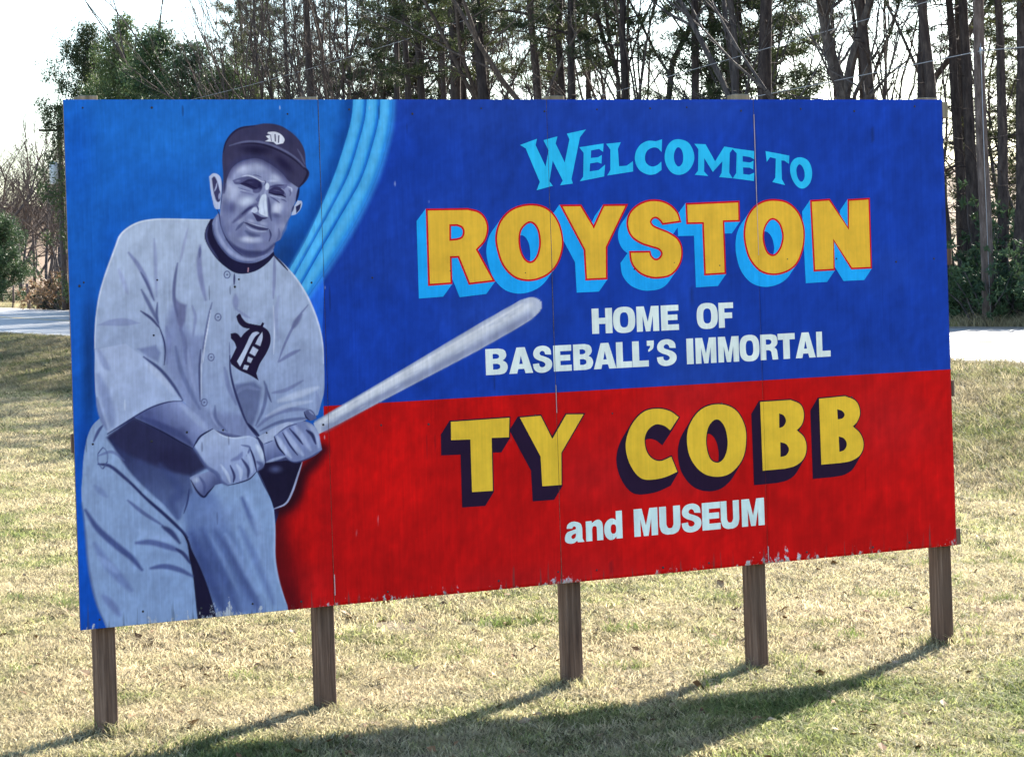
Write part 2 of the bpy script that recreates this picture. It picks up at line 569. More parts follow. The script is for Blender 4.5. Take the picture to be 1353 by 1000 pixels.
    m.fill(rl, (98, 124, 186), 16, 0.9)
    for pts, w, c, op in (
        (P7((790, 330), (850, 480), (920, 640), (1000, 820)), 24, (66, 84, 150), 0.85),
        (P7((860, 300), (930, 470), (1020, 640), (1090, 830)), 14, (74, 94, 160), 0.8),
        (P7((950, 310), (1060, 480), (1160, 680), (1240, 820)), 13, (80, 100, 164), 0.85),
        (P7((1110, 280), (1180, 420), (1260, 600), (1330, 780)), 10, (96, 120, 184), 0.7),
        (P7((1125, 90), (1180, 210), (1225, 330)), 8, (80, 100, 164), 0.9),
        (P7((1020, 330), (1120, 510), (1230, 720)), 9, (134, 162, 216), 0.7),
        (P7((910, 330), (1000, 500), (1090, 690)), 6, (118, 146, 204), 0.6),
        (P7((1200, 250), (1260, 420), (1320, 640)), 16, (132, 160, 214), 0.6),
        (P7((1150, 60), (1220, 240), (1260, 380)), 9, (140, 168, 220), 0.7),
        (P8((655, 170), (664, 300), (664, 480), (690, 630), (735, 780)), 3, (150, 176, 222), 0.9)):
        m.stroke(pts, w, c, op, w * 0.9)
    m.blob(P7((1000, 200))[0], 46, 30, (120, 146, 204), 0.6)
    # shadow under the arm, over the hip
    m.fill(P5((205, 640), (380, 510), (560, 590), (780, 710), (880, 835), (760, 905), (770, 1000)) + P7((740, 150, 1), (700, 230, 1), (600, 130, 1), (430, -30, 1)) + P5((330, 830, 1), (260, 720, 1)), (52, 58, 110), 5, 0.95, grad=((190, 575), (225, 690), (96, 118, 178)))
    m.fill(P5((225, 625), (385, 515), (560, 600), (775, 715), (865, 830), (760, 890), (620, 860, 1), (420, 780, 1), (300, 720, 1)), (58, 60, 104), 8, 0.95)
    m.blob(P5((640, 780))[0], 42, 22, (52, 50, 92), 0.7, 0.3)
    m.stroke(P5((560, 820), (640, 920), (690, 1000)) + P7((660, 120), (700, 220)), 12, (70, 86, 150), 0.6, 10)
    m.stroke(P7((775, 30), (765, 110), (740, 190)), 2.5, (58, 66, 124), 0.8)
    # dark gap between the legs
    m.fill(P7((700, 285), (765, 355, 1), (792, 430, 1), (845, 540, 1), (900, 680, 1), (965, 900), (832, 900), (825, 840), (805, 640), (795, 575, 1), (775, 480, 1), (765, 400, 1), (735, 330, 1)), INK, 1.5)
    for pts, w, c, op in (
        (P7((385, -10), (500, 100), (620, 205), (720, 300), (765, 350)), 4.5, (50, 56, 112), 0.95),
        (P7((370, 105), (470, 185), (600, 270)), 5, (88, 104, 164), 0.85),
        (P7((600, 278), (655, 315), (712, 385)), 7, (60, 70, 128), 0.9),
        (P7((425, 385), (530, 382), (640, 412), (715, 440)), 8, (84, 100, 162), 0.9),
        (P7((690, 425), (740, 460), (782, 520)), 5, (58, 66, 124), 0.9),
        (P7((520, 553), (610, 540), (710, 562), (797, 605)), 7, (78, 94, 156), 0.9),
        (P7((90, 170), (170, 290), (290, 400), (390, 480), (462, 562)), 8.5, (74, 90, 154), 0.95),
        (P7((150, 390), (230, 520), (320, 620), (390, 695)), 12, (104, 124, 186), 0.7),
        (P7((205, 735), (260, 790), (315, 860)), 10, (104, 122, 184), 0.7),
        (P7((150, 10), (230, 80)), 8, (106, 126, 186), 0.5),
        (P5((150, 760), (240, 735), (320, 790)), 4, (96, 112, 170), 0.7),
        (P5((150, 815), (230, 830), (330, 910), (430, 1000)), 4.5, (58, 66, 124), 0.9),
        (P5((120, 665), (150, 600), (180, 560)), 4, (72, 84, 142), 0.9),
        (P7((560, 100), (680, 230)), 5, (140, 166, 216), 0.6),
        (P7((420, 300), (560, 340), (680, 380)), 10, (142, 168, 218), 0.5),
        (P7((180, 480), (300, 580)), 9, (142, 168, 218), 0.5)):
        m.stroke(pts, w, c, op)
    for q in (((150, 745), (180, 705)), ((210, 800), (180, 845))):
        m.stroke(P5(q[0], q[1]), 1.6, (80, 96, 154), 0.7, taper=False)
    m.stroke(P5((148, 745), (148, 800), (180, 845), (208, 800), (208, 740), (180, 708), (148, 745)), 1.3, (80, 96, 154), 0.7, taper=False)

    # ---------------- jersey: torso
    torso = P3((895, 50), (780, 50, 1), (620, 45, 1), (510, 48, 1), (420, 65, 1), (345, 103, 1), (290, 155, 1), (262, 225, 1), (235, 300, 1), (198, 400, 1), (160, 530, 1), (140, 640, 1), (128, 760, 1), (124, 900, 1)) + P5((127, 100, 1), (128, 250, 1), (135, 370, 1), (152, 480, 1)) \
        + P5((215, 610), (420, 480), (705, 400), (800, 480), (910, 590), (1150, 640)) + P6((440, 380), (500, 390), (560, 350), (760, 300), (900, 240), (922, 160, 1), (940, 90, 1), (943, 0, 1)) + P4((940, 980, 1), (935, 880, 1), (915, 770, 1), (880, 660, 1), (830, 550, 1), (760, 440, 1), (690, 360, 1), (612, 285))
    m.fill(torso, (160, 179, 212), 1.3, grad=((270, 300), (290, 570), (134, 154, 202)))
    rim = P3((890, 52), (620, 48), (510, 52), (420, 69), (347, 106), (293, 158), (265, 228), (202, 400), (163, 530), (143, 640), (131, 760), (128, 900))
    m.stroke(rim, 2.4, (196, 208, 232), 0.8, 2.0)
    m.stroke(P4((640, 312), (690, 364), (757, 442), (826, 552), (876, 662), (911, 770), (931, 880), (936, 1000)), 2.4, (192, 204, 232), 0.85, 2.0)
    # shaded middle between the sleeve and the button band
    m.fill(P3((590, 860), (640, 620, 1), (700, 700, 1), (760, 800, 1), (850, 820), (830, 1000)) + P5((825, 300), (850, 480), (910, 590), (700, 390), (600, 190)), (122, 138, 190), 14, 0.85)
    m.fill(P5((850, 460), (1000, 480, 1), (1110, 500, 1), (1180, 630), (1040, 640), (910, 580)), (116, 130, 182), 12, 0.8)
    m.fill(P6((352, 120), (380, 190, 1), (440, 310), (470, 310), (510, 190, 1), (525, 60), (480, 20), (350, 40)), (98, 112, 164), 6, 0.9)
    m.stroke(P6((360, 100), (420, 60), (520, 75)), 5, (120, 136, 186), 0.6)
    m.fill(P3((648, 560), (690, 600), (732, 615), (722, 720, 1), (692, 785), (662, 690, 1)), (104, 112, 164), 5, 0.85)
    m.fill(P3((145, 748), (230, 712, 1), (330, 703, 1), (430, 735), (330, 752, 1), (230, 752, 1)), (130, 146, 194), 3, 0.9)
    m.fill(P3((410, 905), (530, 880), (560, 930), (545, 990), (480, 960)), (112, 128, 180), 5, 0.85)
    for pts, w, c, op in (
        (P3((350, 270), (415, 355), (470, 460), (518, 585)), 6, (116, 128, 180), 0.85),
        (P3((430, 400), (470, 470), (515, 580)), 3.5, (84, 94, 146), 0.85),
        (P3((435, 515), (490, 620), (545, 730)), 5, (92, 104, 156), 0.9),
        (P3((430, 655), (500, 705), (552, 765)), 3.6, (70, 78, 132), 0.95),
        (P3((540, 600), (535, 680), (548, 745)), 3.5, (84, 96, 150), 0.85),
        (P3((548, 750), (580, 840), (592, 920), (585, 1010)), 2.6, (64, 72, 126), 0.95),
        (P3((600, 760), (615, 860), (605, 1000)), 7, (118, 132, 186), 0.8),
        (P3((518, 180), (525, 280), (528, 380), (535, 560)), 5, (132, 146, 194), 0.75),
        (P3((672, 340), (652, 470), (650, 580), (672, 690)), 4.5, (96, 106, 158), 0.9),
        (P3((690, 770), (720, 860), (730, 1000)), 6, (108, 122, 176), 0.85),
        (P3((822, 225), (815, 330), (828, 450), (858, 580)), 7, (118, 128, 182), 0.8),
        (P3((822, 235), (818, 300)), 3.5, (92, 102, 156), 0.8),
        (P3((740, 110), (712, 230), (690, 330)), 4, (140, 152, 198), 0.7),
        (P3((285, 380), (320, 470), (345, 540)), 6, (140, 154, 202), 0.7),
        (P3((770, 620), (790, 700), (775, 820)), 4, (120, 132, 184), 0.7),
        (P3((900, 600), (880, 680), (862, 780), (845, 880), (832, 1000)), 3.2, (98, 110, 162), 0.85),
        (P3((892, 650), (872, 770), (852, 890), (840, 1000)), 1.8, (190, 202, 230), 0.9),
        (P3((1048, 410), (1046, 480)), 2.6, (70, 76, 128), 0.9),
        (P3((1055, 550), (1058, 640)), 8, (122, 134, 186), 0.75),
        (P3((1060, 640), (1110, 680), (1150, 700)), 4, (126, 138, 188), 0.7),
        (P3((1015, 860), (1020, 1000)), 1.6, (96, 108, 160), 0.7),
        (P5((1018, 100), (1022, 200), (1045, 310), (1085, 430), (1135, 550), (1215, 655)), 3.0, (60, 66, 120), 0.95),
        (P5((985, 180), (1010, 300), (1060, 420)), 6, (110, 124, 178), 0.75),
        (P5((825, 60), (818, 200), (822, 400)), 3, (76, 86, 140), 0.9),
        (P5((838, 60), (830, 200), (832, 400)), 1.8, (186, 200, 230), 0.8),
        (P5((660, 40), (690, 180), (760, 340), (820, 450)), 6, (100, 116, 170), 0.8),
        (P5((740, 60), (760, 200), (790, 330)), 5, (140, 156, 204), 0.6),
        (P5((920, 430), (930, 520), (1000, 600)), 4, (92, 106, 160), 0.75),
        (P5((890, 420), (900, 500), (940, 570)), 3, (146, 162, 208), 0.6),
        (P4((612, 300), (612, 420), (605, 570)), 4.5, (126, 138, 188), 0.85),
        (P4((605, 620), (612, 760), (608, 940)), 1.8, (190, 202, 230), 0.8),
        (P4((640, 560), (622, 700), (640, 850)), 6, (134, 148, 196), 0.6),
        (P4((835, 615), (775, 690), (715, 800), (670, 900), (640, 985)), 3.2, (110, 122, 174), 0.9),
        (P4((790, 680), (755, 730), (735, 765)), 7, (104, 114, 164), 0.9),
        (P4((780, 912), (720, 940), (640, 990)), 5, (108, 120, 172), 0.85),
        (P6((560, 60), (575, 110), (592, 155)), 3, (84, 96, 150), 0.9),
        (P6((600, 95), (690, 75), (800, 15)), 5, (112, 126, 178), 0.85),
        (P6((545, 20), (560, 80), (540, 200), (490, 310)), 4.5, (92, 106, 160), 0.8),
        (P6((500, 320), (600, 240), (720, 205), (830, 205)), 6, (106, 120, 174), 0.8),
        (P6((520, 345), (640, 290), (760, 268), (830, 262)), 4.5, (92, 106, 160), 0.85),
        (P6((640, 150), (760, 110), (900, 60)), 9, (176, 190, 222), 0.7),
        (P6((560, 250), (700, 180), (860, 150)), 6, (172, 186, 220), 0.6),
        (P6((440, 300), (480, 345), (515, 385)), 4, (46, 50, 100), 0.95),
        (P6((890, 90), (905, 160), (895, 220)), 5, (120, 136, 188), 0.6)):
        m.stroke(pts, w, c, op)
    for q in (P3((1000, 415))[0], P3((940, 695))[0], P3((895, 960))[0], P5((850, 408))[0]):
        th = np.linspace(0, 2 * math.pi, 9)
        m.stroke([(q[0] + 4.0 * math.cos(t), q[1] + 4.6 * math.sin(t)) for t in th], 1.3, (84, 94, 146), 0.9, 1.2, False)
        m.blob((q[0], q[1]), 2.2, 2.2, (60, 66, 118), 0.8)

    # ---------------- left arm under the sleeve and its dark opening
    m.fill(P6((500, 600), (560, 555), (700, 540), (795, 550), (772, 625, 1), (732, 742, 1), (685, 825, 1), (612, 862), (590, 800, 1), (545, 690, 1)), INK, 1.4, grad=(P6((560, 560))[0], P6((640, 800))[0], (34, 28, 62)))
    m.blob(P6((620, 600))[0], 14, 8, (92, 104, 160), 0.8)
    m.stroke(P6((795, 555), (770, 632), (732, 745), (688, 825), (612, 860)), 2.8, (158, 172, 214), 0.95, 1.4)

    # ---------------- sleeve and forearm over the torso
    m.fill(P5((128, 60), (127, 100, 1), (128, 250, 1), (135, 370, 1), (155, 490, 1), (215, 612), (380, 508), (500, 440, 1), (620, 405, 1), (706, 398), (640, 290, 1), (560, 195, 1), (450, 110), (330, 20)), (158, 176, 216), 1.8, grad=((140, 460), (200, 560), (150, 170, 214)))
    for pts, w, c, op in (
        (P5((150, 60), (190, 150), (220, 190)), 9, (122, 138, 190), 0.6),
        (P5((150, 230), (185, 340), (225, 470), (240, 560)), 14, (118, 136, 190), 0.65),
        (P5((140, 380), (165, 490), (205, 585)), 6, (104, 120, 176), 0.7),
        (P5((450, 108), (555, 188), (640, 288), (706, 392)), 4.5, (66, 76, 132), 0.9),
        (P5((470, 160), (560, 240), (650, 350)), 8, (168, 184, 220), 0.6),
        (P5((325, 390), (325, 460)), 2.2, (186, 202, 230), 0.7),
        (P5((210, 616), (380, 510), (500, 444), (610, 408), (705, 400)), 2.8, (54, 60, 114), 0.95)):
        m.stroke(pts, w, c, op)
    m.fill(P5((388, 506), (500, 446, 1), (620, 408, 1), (704, 402), (800, 480, 1), (905, 582), (830, 632, 1), (785, 690, 1), (775, 708), (690, 665, 1), (560, 590, 1)), (132, 148, 200), 1.3, grad=(P5((740, 480))[0], P5((600, 610))[0], (84, 96, 156)))
    m.stroke(P5((440, 510), (560, 560), (700, 630), (770, 690)), 9, (66, 76, 136), 0.7)
    m.stroke(P5((700, 430), (800, 520), (870, 590)), 9, (150, 168, 212), 0.7)
    m.blob(P5((690, 600))[0], 16, 10, (80, 92, 150), 0.6)
    m.stroke(P5((388, 512), (560, 595), (690, 668), (775, 712)), 2.0, (36, 36, 78), 0.9)

    # ---------------- bat
    bat = [(414, 559), (440, 543.5), (510, 501.5), (630, 429.5), (688, 396.5), (700, 393, 1), (709, 394, 1), (715, 399, 1), (716, 405, 1), (712, 413, 1), (696, 426, 1), (630, 464), (510, 527), (450, 559), (420, 574)]
    m.fill(bat, (168, 180, 208), 1.2)
    m.stroke([(430, 566), (510, 521), (630, 458), (700, 418)], 9, (124, 136, 178), 0.75, 8, False)
    m.stroke([(425, 558), (510, 510), (630, 442), (700, 403)], 8, (196, 205, 222), 0.75, 7, False)
    m.stroke([(416, 557), (510, 502), (630, 430.5), (692, 396)], 2.0, (150, 164, 200), 0.8, 1.6, False)
    m.stroke([(440, 546), (560, 477), (690, 402)], 3, (206, 214, 228), 0.6, 3, False)
    for i in range(30):
        t = i / 30; x = 425 + t * 270; y = 561 - t * 153
        m.blob((x, y + random.uniform(-6, 8)), 9, 2.2, random.choice(((150, 162, 196), (190, 200, 220))), 0.35, -0.52)
    # bat between the hands, knob
    m.fill(P6((538, 428), (622, 392), (662, 480), (685, 512), (560, 548)), (136, 152, 202), 1.2, grad=(P6((570, 430))[0], P6((610, 520))[0], (96, 110, 168)))
    m.stroke(P6((545, 432), (600, 410)), 1.5, (70, 82, 136), 0.8)
    m.stroke(P6((562, 552), (620, 532), (690, 512)), 4, (150, 168, 212), 0.85)
    m.fill(P6((505, 385), (600, 330, 1), (700, 288, 1), (745, 296), (640, 360), (612, 386), (622, 398), (540, 430)), (158, 174, 214), 1.2)
    m.fill(P6((55, 655), (92, 636, 1), (140, 626, 1), (208, 600), (245, 640), (278, 690), (212, 710, 1), (175, 755, 1), (150, 785, 1), (112, 770, 1), (72, 712, 1)), (134, 150, 200), 1.2, grad=(P6((120, 640))[0], P6((200, 720))[0], (84, 96, 154)))
    m.stroke(P6((62, 672), (100, 740), (145, 782), (175, 755), (215, 710)), 2.6, (40, 42, 88), 0.9)
    m.blob(P6((95, 670))[0], 7, 6, (170, 186, 220), 0.8)
    m.stroke(P6((120, 650), (150, 700), (150, 760)), 4, (70, 82, 140), 0.6)

    # ---------------- hands
    hand = P5((905, 583), (960, 618, 1), (1040, 640, 1), (1130, 628, 1), (1195, 648, 1), (1235, 720, 1), (1250, 790, 1), (1240, 832, 1), (1195, 865), (1150, 912, 1), (1085, 935, 1), (1045, 935), (1005, 956, 1), (965, 930, 1), (930, 880, 1), (865, 830, 1), (785, 702), (830, 636, 1))
    m.fill(hand, (156, 174, 216), 1.2, grad=(P5((960, 640))[0], P5((1000, 930))[0], (128, 146, 198)))
    m.stroke(P5((783, 705), (860, 826), (930, 876), (965, 930), (1005, 955)), 5, (84, 98, 156), 0.8)
    m.stroke(P5((905, 583), (822, 634), (778, 705)), 2.2, (46, 50, 100), 0.95)
    m.stroke(P5((912, 588), (980, 632), (1060, 645), (1150, 632)), 2, (182, 198, 230), 0.8)
    for pts, w, c, op in (
        (P5((1150, 705), (1178, 780), (1196, 862)), 2.6, (50, 54, 104), 0.9),
        (P5((1095, 690), (1150, 705), (1130, 760)), 3, (92, 106, 162), 0.8),
        (P5((1098, 780), (1140, 845), (1138, 905)), 4, (62, 70, 124), 0.9),
        (P5((1022, 825), (1048, 890), (1042, 935)), 3.2, (58, 64, 118), 0.9),
        (P5((1030, 790), (1080, 770), (1100, 740)), 6, (108, 122, 178), 0.8),
        (P5((960, 820), (1000, 880), (1020, 935)), 4, (176, 192, 226), 0.8),
        (P5((1065, 820), (1090, 860), (1090, 915)), 5, (170, 186, 222), 0.8),
        (P5((1130, 740), (1160, 810), (1165, 870)), 4.5, (160, 178, 218), 0.8),
        (P5((1195, 690), (1225, 740), (1236, 785)), 7, (182, 198, 228), 0.85),
        (P5((1200, 800), (1230, 825), (1205, 855)), 6, (86, 98, 154), 0.85),
        (P5((1205, 655), (1240, 730), (1252, 800)), 1.8, (60, 68, 122), 0.85),
        (P5((1010, 955), (1085, 937), (1150, 912), (1195, 866)), 1.8, (44, 46, 94), 0.85),
        (P5((870, 700), (930, 770), (990, 800)), 7, (146, 164, 210), 0.6)):
        m.stroke(pts, w, c, op)
    m.fill(P6((610, 380), (640, 358, 1), (700, 320, 1), (745, 296, 1), (820, 284, 1), (880, 318, 1), (908, 372), (927, 470), (885, 505, 1), (830, 530, 1), (740, 552, 1), (690, 520, 1), (650, 470, 1)), (118, 134, 188), 1.2)
    for pts, w, c, op in (
        (P6((632, 385), (665, 450), (720, 520)), 7.5, (162, 178, 218), 0.95),
        (P6((685, 350), (735, 430), (800, 505)), 8, (152, 168, 212), 0.95),
        (P6((745, 315), (790, 380), (850, 470)), 8, (148, 164, 210), 0.95),
        (P6((830, 300), (880, 350), (905, 450)), 7, (150, 166, 210), 0.9),
        (P6((612, 385), (638, 450), (682, 505)), 2.6, (40, 42, 88), 0.9),
        (P6((668, 360), (715, 440), (765, 505)), 2.6, (54, 60, 112), 0.9),
        (P6((712, 330), (765, 390), (800, 435)), 3, (54, 60, 112), 0.9),
        (P6((825, 342), (862, 372), (885, 430)), 4.5, (50, 54, 104), 0.9),
        (P6((640, 358), (700, 318), (760, 300)), 1.8, (70, 80, 136), 0.8),
        (P6((700, 540), (760, 553), (840, 525), (925, 472)), 2.2, (70, 80, 138), 0.8)):
        m.stroke(pts, w, c, op)
    m.fill(P6((808, 218), (850, 205, 1), (880, 235, 1), (892, 266), (842, 278, 1), (815, 250, 1)), (92, 104, 158), 1.2)
    m.stroke(P6((808, 222), (822, 255), (845, 276)), 1.8, (50, 54, 104), 0.9)
    m.stroke(P6((840, 212), (872, 240)), 2.0, (140, 156, 204), 0.8)

    # ---------------- emblem on the chest
    EM = Z(295, 405, 9.524)
    m.fill(EM((162, 125), (205, 92, 1), (235, 140, 1), (290, 200, 1), (370, 222, 1), (468, 240), (492, 198), (515, 212), (498, 252), (560, 300, 1), (592, 370, 1), (590, 470, 1), (540, 590, 1), (460, 720, 1), (415, 840), (445, 930), (330, 860, 1), (200, 800, 1), (100, 725), (85, 680), (110, 630, 1), (165, 515), (140, 450, 1), (95, 400), (92, 340), (165, 335, 1), (222, 390), (260, 340, 1), (330, 280), (250, 262, 1), (190, 205, 1)), (34, 24, 62), 1.0)
    for q in (EM((330, 380), (370, 330, 1), (430, 318, 1), (455, 335), (400, 380, 1), (350, 470, 1), (300, 570, 1), (250, 680, 1), (212, 758), (172, 690), (240, 570, 1), (290, 470, 1)),
              EM((490, 318), (495, 390, 1), (465, 500), (402, 470), (440, 390)), EM((372, 500), (442, 545), (398, 625), (328, 585)), EM((312, 628), (372, 655), (345, 712), (298, 690)), EM((265, 732), (325, 745), (298, 800), (248, 785))):
        m.fill(q, (168, 182, 216), 1.0)

    # ---------------- collar and neck
    m.fill(P4((190, 50), (160, 110, 1), (152, 170, 1), (175, 230, 1), (230, 310, 1), (300, 372, 1), (360, 405, 1), (425, 408, 1), (500, 385, 1), (570, 335, 1), (613, 285), (605, 250), (450, 260), (235, 40)), (46, 44, 86), 1.2)
    m.stroke(P4((175, 90), (163, 160), (190, 235), (240, 310)), 3, (84, 94, 148), 0.7)
    m.stroke(P4((178, 140), (200, 210), (250, 270)), 6, (38, 34, 74), 0.8)
    m.fill(P4((240, 10), (205, 62, 1), (205, 120, 1), (225, 180, 1), (270, 250, 1), (330, 308, 1), (400, 335, 1), (480, 337, 1), (560, 303, 1), (608, 262), (600, 230), (450, 240), (260, 20)), (116, 130, 182), 1.4)
    m.stroke(P4((232, 40), (232, 120), (262, 190), (310, 255), (380, 300), (460, 312), (560, 280)), 4.5, (146, 160, 206), 0.8)
    m.stroke(P4((205, 90), (218, 160), (262, 235), (325, 300), (400, 330), (490, 333)), 2.5, (80, 92, 148), 0.8)
    m.stroke(P4((440, 372), (438, 395)), 1.6, (200, 150, 170), 0.8, taper=False)
    m.stroke(P4((607, 285), (650, 330), (700, 385)), 2.6, (26, 26, 60), 0.9)

    # ---------------- head
    face = P2((232, -60), (215, 100, 1), (190, 330, 1), (186, 450, 1), (210, 560, 1), (270, 690, 1), (350, 800, 1), (430, 870, 1), (540, 903, 1), (650, 893, 1), (760, 850, 1), (830, 795), (845, 725, 1), (900, 690, 1), (932, 600, 1), (985, 480, 1), (1030, 400, 1), (1055, 310, 1), (1080, 250, 1), (1105, 130, 1), (1118, 40), (1040, -110, 1), (900, -210, 1), (700, -280, 1), (450, -240, 1), (300, -140, 1))
    m.fill(face, (134, 145, 190), 1.3, grad=(P2((400, 0))[0], P2((500, 880))[0], (112, 123, 172)))
    m.stroke(P2((150, 330), (178, 400), (200, 530), (262, 680), (350, 800), (450, 880)), 1.8, (52, 56, 106), 0.9)
    # soft modelling
    for (q, rx, ry, c, op, an) in (
        ((330, 140), 14, 22, (170, 182, 220), .8, 0), ((300, 330), 12, 18, (104, 116, 170), .8, 0.2), ((240, 480), 8, 22, (116, 128, 180), .7, 0),
        ((520, 690), 18, 7, (186, 198, 230), .9, 0.1), ((640, 690), 10, 7, (170, 184, 222), .6, 0), ((560, 780), 12, 6, (104, 116, 172), .7, 0),
        ((470, 240), 14, 12, (176, 188, 224), .8, 0), ((540, 350), 8, 6, (172, 184, 222), .6, 0), ((880, 310), 11, 14, (184, 196, 228), .9, 0.2),
        ((850, 430), 12, 9, (104, 116, 170), .8, 0.4), ((960, 380), 9, 12, (120, 132, 184), .7, -0.4), ((860, 560), 10, 14, (140, 152, 200), .7, 0),
        ((930, 520), 7, 12, (158, 168, 208), .6, -0.4), ((1070, 170), 5, 16, (120, 130, 182), .6, 0), ((700, 500), 8, 5, (164, 176, 216), .7, 0.2),
        ((420, 460), 9, 9, (160, 172, 212), .6, 0), ((330, 600), 12, 12, (132, 144, 194), .6, 0)):
        m.blob(P2(q)[0], rx, ry, c, op, an)
    for (q, rx, ry, c, op) in (((460, 620), 18, 10, (178, 188, 222), .85), ((640, 600), 16, 10, (168, 180, 218), .7), ((860, 720), 14, 9, (172, 184, 220), .8), ((990, 780), 8, 9, (128, 138, 188), .6), ((350, 680), 8, 10, (150, 162, 206), .6)):
        m.blob(P1(q)[0], rx, ry, c, op)
    m.stroke(P2((270, 690), (370, 790), (480, 840), (600, 850), (720, 840), (835, 745)), 6, (64, 70, 124), 0.85, 5)
    m.stroke(P2((360, 780), (460, 850), (580, 880), (700, 860)), 7, (70, 76, 132), 0.75, 6)
    m.stroke(P2((200, 420), (225, 560), (290, 690)), 5, (96, 108, 164), 0.7, 5)
    m.stroke(P2((465, 485), (420, 530), (375, 580)), 3.6, (84, 94, 148), 0.85)
    m.stroke(P2((775, 575), (790, 640), (770, 710)), 2.4, (62, 68, 122), 0.9)
    m.stroke(P2((885, 560), (890, 640), (850, 720)), 3, (96, 106, 160), 0.8)
    m.stroke(P2((1000, 450), (960, 560), (900, 690)), 3, (108, 118, 172), 0.6)
    # nose
    EY = Z(295, 220, 12.5)
    m.blob(EY((400, 570))[0], 15, 8, (184, 200, 230), 0.85, -0.25)
    m.blob(EY((190, 400))[0], 11, 9, (172, 184, 222), 0.8)
    m.blob(EY((140, 680))[0], 8, 11, (88, 94, 150), 0.85, 0.1)
    m.blob(EY((880, 690))[0], 9, 10, (188, 200, 232), 0.9, 0.3)
    m.blob(EY((870, 810))[0], 10, 5, (92, 98, 152), 0.85, 0.15)
    m.stroke(EY((560, 620), (450, 680), (350, 765), (250, 850), (160, 925)), 5.5, (86, 92, 146), 0.85, 4)
    m.stroke(EY((480, 665), (400, 715), (310, 790)), 3.2, (62, 64, 116), 0.8, 2.5)
    m.fill(EY((535, 545), (605, 460), (600, 570), (565, 600)), (98, 104, 158), 2.0, 0.85)
    m.stroke(EY((745, 520), (760, 640), (765, 760), (795, 890)), 3.6, (74, 80, 134), 0.85, 2.6)
    m.fill(EY((640, 475), (700, 455, 1), (716, 580, 1), (728, 700, 1), (738, 835), (660, 812, 1), (595, 770, 1), (580, 680, 1), (600, 560, 1)), (190, 206, 234), 1.8, 0.95)
    m.stroke(EY((660, 560), (668, 690), (690, 800)), 1.6, (166, 180, 216), 0.7)
    m.fill(EY((690, 345), (715, 275, 1), (752, 290, 1), (760, 350, 1), (735, 390), (700, 390)), (192, 206, 234), 1.6, 0.95)
    m.stroke(EY((705, 395), (680, 460)), 2.6, (150, 162, 206), 0.8)
    m.fill(EY((455, 745), (495, 685, 1), (545, 680, 1), (565, 745, 1), (515, 772)), (180, 194, 226), 1.5, 0.95)
    m.stroke(EY((545, 640), (575, 690), (580, 730)), 2.0, (82, 88, 142), 0.85)
    m.fill(EY((478, 762), (560, 800, 1), (640, 838, 1), (735, 848), (700, 868, 1), (650, 875), (615, 905, 1), (560, 905, 1), (530, 855, 1)), (60, 58, 108), 1.3, 0.95)
    # mouth
    m.fill(P2((462, 482), (540, 496, 1), (640, 535, 1), (765, 560), (750, 578, 1), (660, 578, 1), (570, 550, 1), (505, 512, 1)), (66, 68, 118), 1.6, 0.92)
    m.stroke(P2((500, 535), (560, 572), (640, 594), (735, 594)), 2.4, (158, 170, 210), 0.75)
    m.stroke(P2((490, 590), (560, 630), (650, 645)), 5, (84, 94, 148), 0.85, 4)
    m.stroke(P2((520, 490), (620, 520), (740, 548)), 1.6, (166, 178, 216), 0.7)
    # eyes and brows: heavy brows shading narrowed eyes
    m.fill(EY((155, 232), (230, 203, 1), (300, 182, 1), (430, 170, 1), (520, 195, 1), (620, 250), (645, 310, 1), (625, 400, 1), (570, 440, 1), (500, 432, 1), (478, 382, 1), (420, 356, 1), (340, 330, 1), (270, 302, 1), (190, 290, 1)), (90, 95, 148), 1.8, 0.95)
    m.blob(EY((235, 240))[0], 6, 2.6, (132, 142, 188), 0.8, -0.1)
    m.fill(EY((268, 286), (345, 248, 1), (420, 213, 1), (540, 213, 1), (618, 258, 1), (605, 335, 1), (520, 385, 1), (450, 360, 1), (360, 322, 1)), (58, 56, 106), 1.8, 0.95)
    m.blob(EY((440, 265))[0], 6, 2.2, (84, 86, 138), 0.7, 0.1)
    m.stroke(EY((300, 282), (400, 300), (480, 338), (560, 365)), 1.8, (36, 32, 78), 0.9)
    m.blob(EY((610, 330))[0], 4.5, 6.5, (40, 38, 90), 0.85)
    m.stroke(EY((270, 300), (350, 334), (440, 368)), 1.2, (150, 160, 204), 0.8)
    m.stroke(EY((250, 350), (340, 385), (440, 405)), 1.6, (104, 112, 166), 0.8)
    m.stroke(EY((280, 420), (380, 440), (500, 470)), 2.4, (112, 120, 172), 0.75)
    m.stroke(EY((290, 385), (380, 415)), 1.2, (176, 188, 222), 0.7)
    m.stroke(EY((310, 165), (400, 150), (480, 168), (560, 204), (625, 245), (685, 255)), 1.7, (186, 196, 228), 0.9)
    m.stroke(EY((495, 142), (560, 152), (635, 182)), 1.5, (92, 98, 150), 0.85)
    m.stroke(EY((685, 230), (700, 270), (668, 320)), 1.6, (80, 86, 140), 0.8)
    m.fill(EY((768, 322), (880, 292, 1), (980, 298, 1), (1062, 298), (1045, 345, 1), (1010, 380, 1), (1030, 450, 1), (1040, 520), (980, 490, 1), (860, 480, 1), (748, 450)), (100, 106, 158), 1.8, 0.95)
    m.fill(EY((752, 395), (850, 335, 1), (940, 352, 1), (1005, 425, 1), (985, 478, 1), (860, 466, 1), (748, 440)), (62, 60, 110), 1.8, 0.92)
    m.stroke(EY((770, 345), (880, 318), (1000, 312)), 2.0, (70, 72, 124), 0.85)
    m.stroke(EY((760, 432), (860, 462), (960, 474), (1030, 510)), 2.2, (38, 34, 80), 0.95)
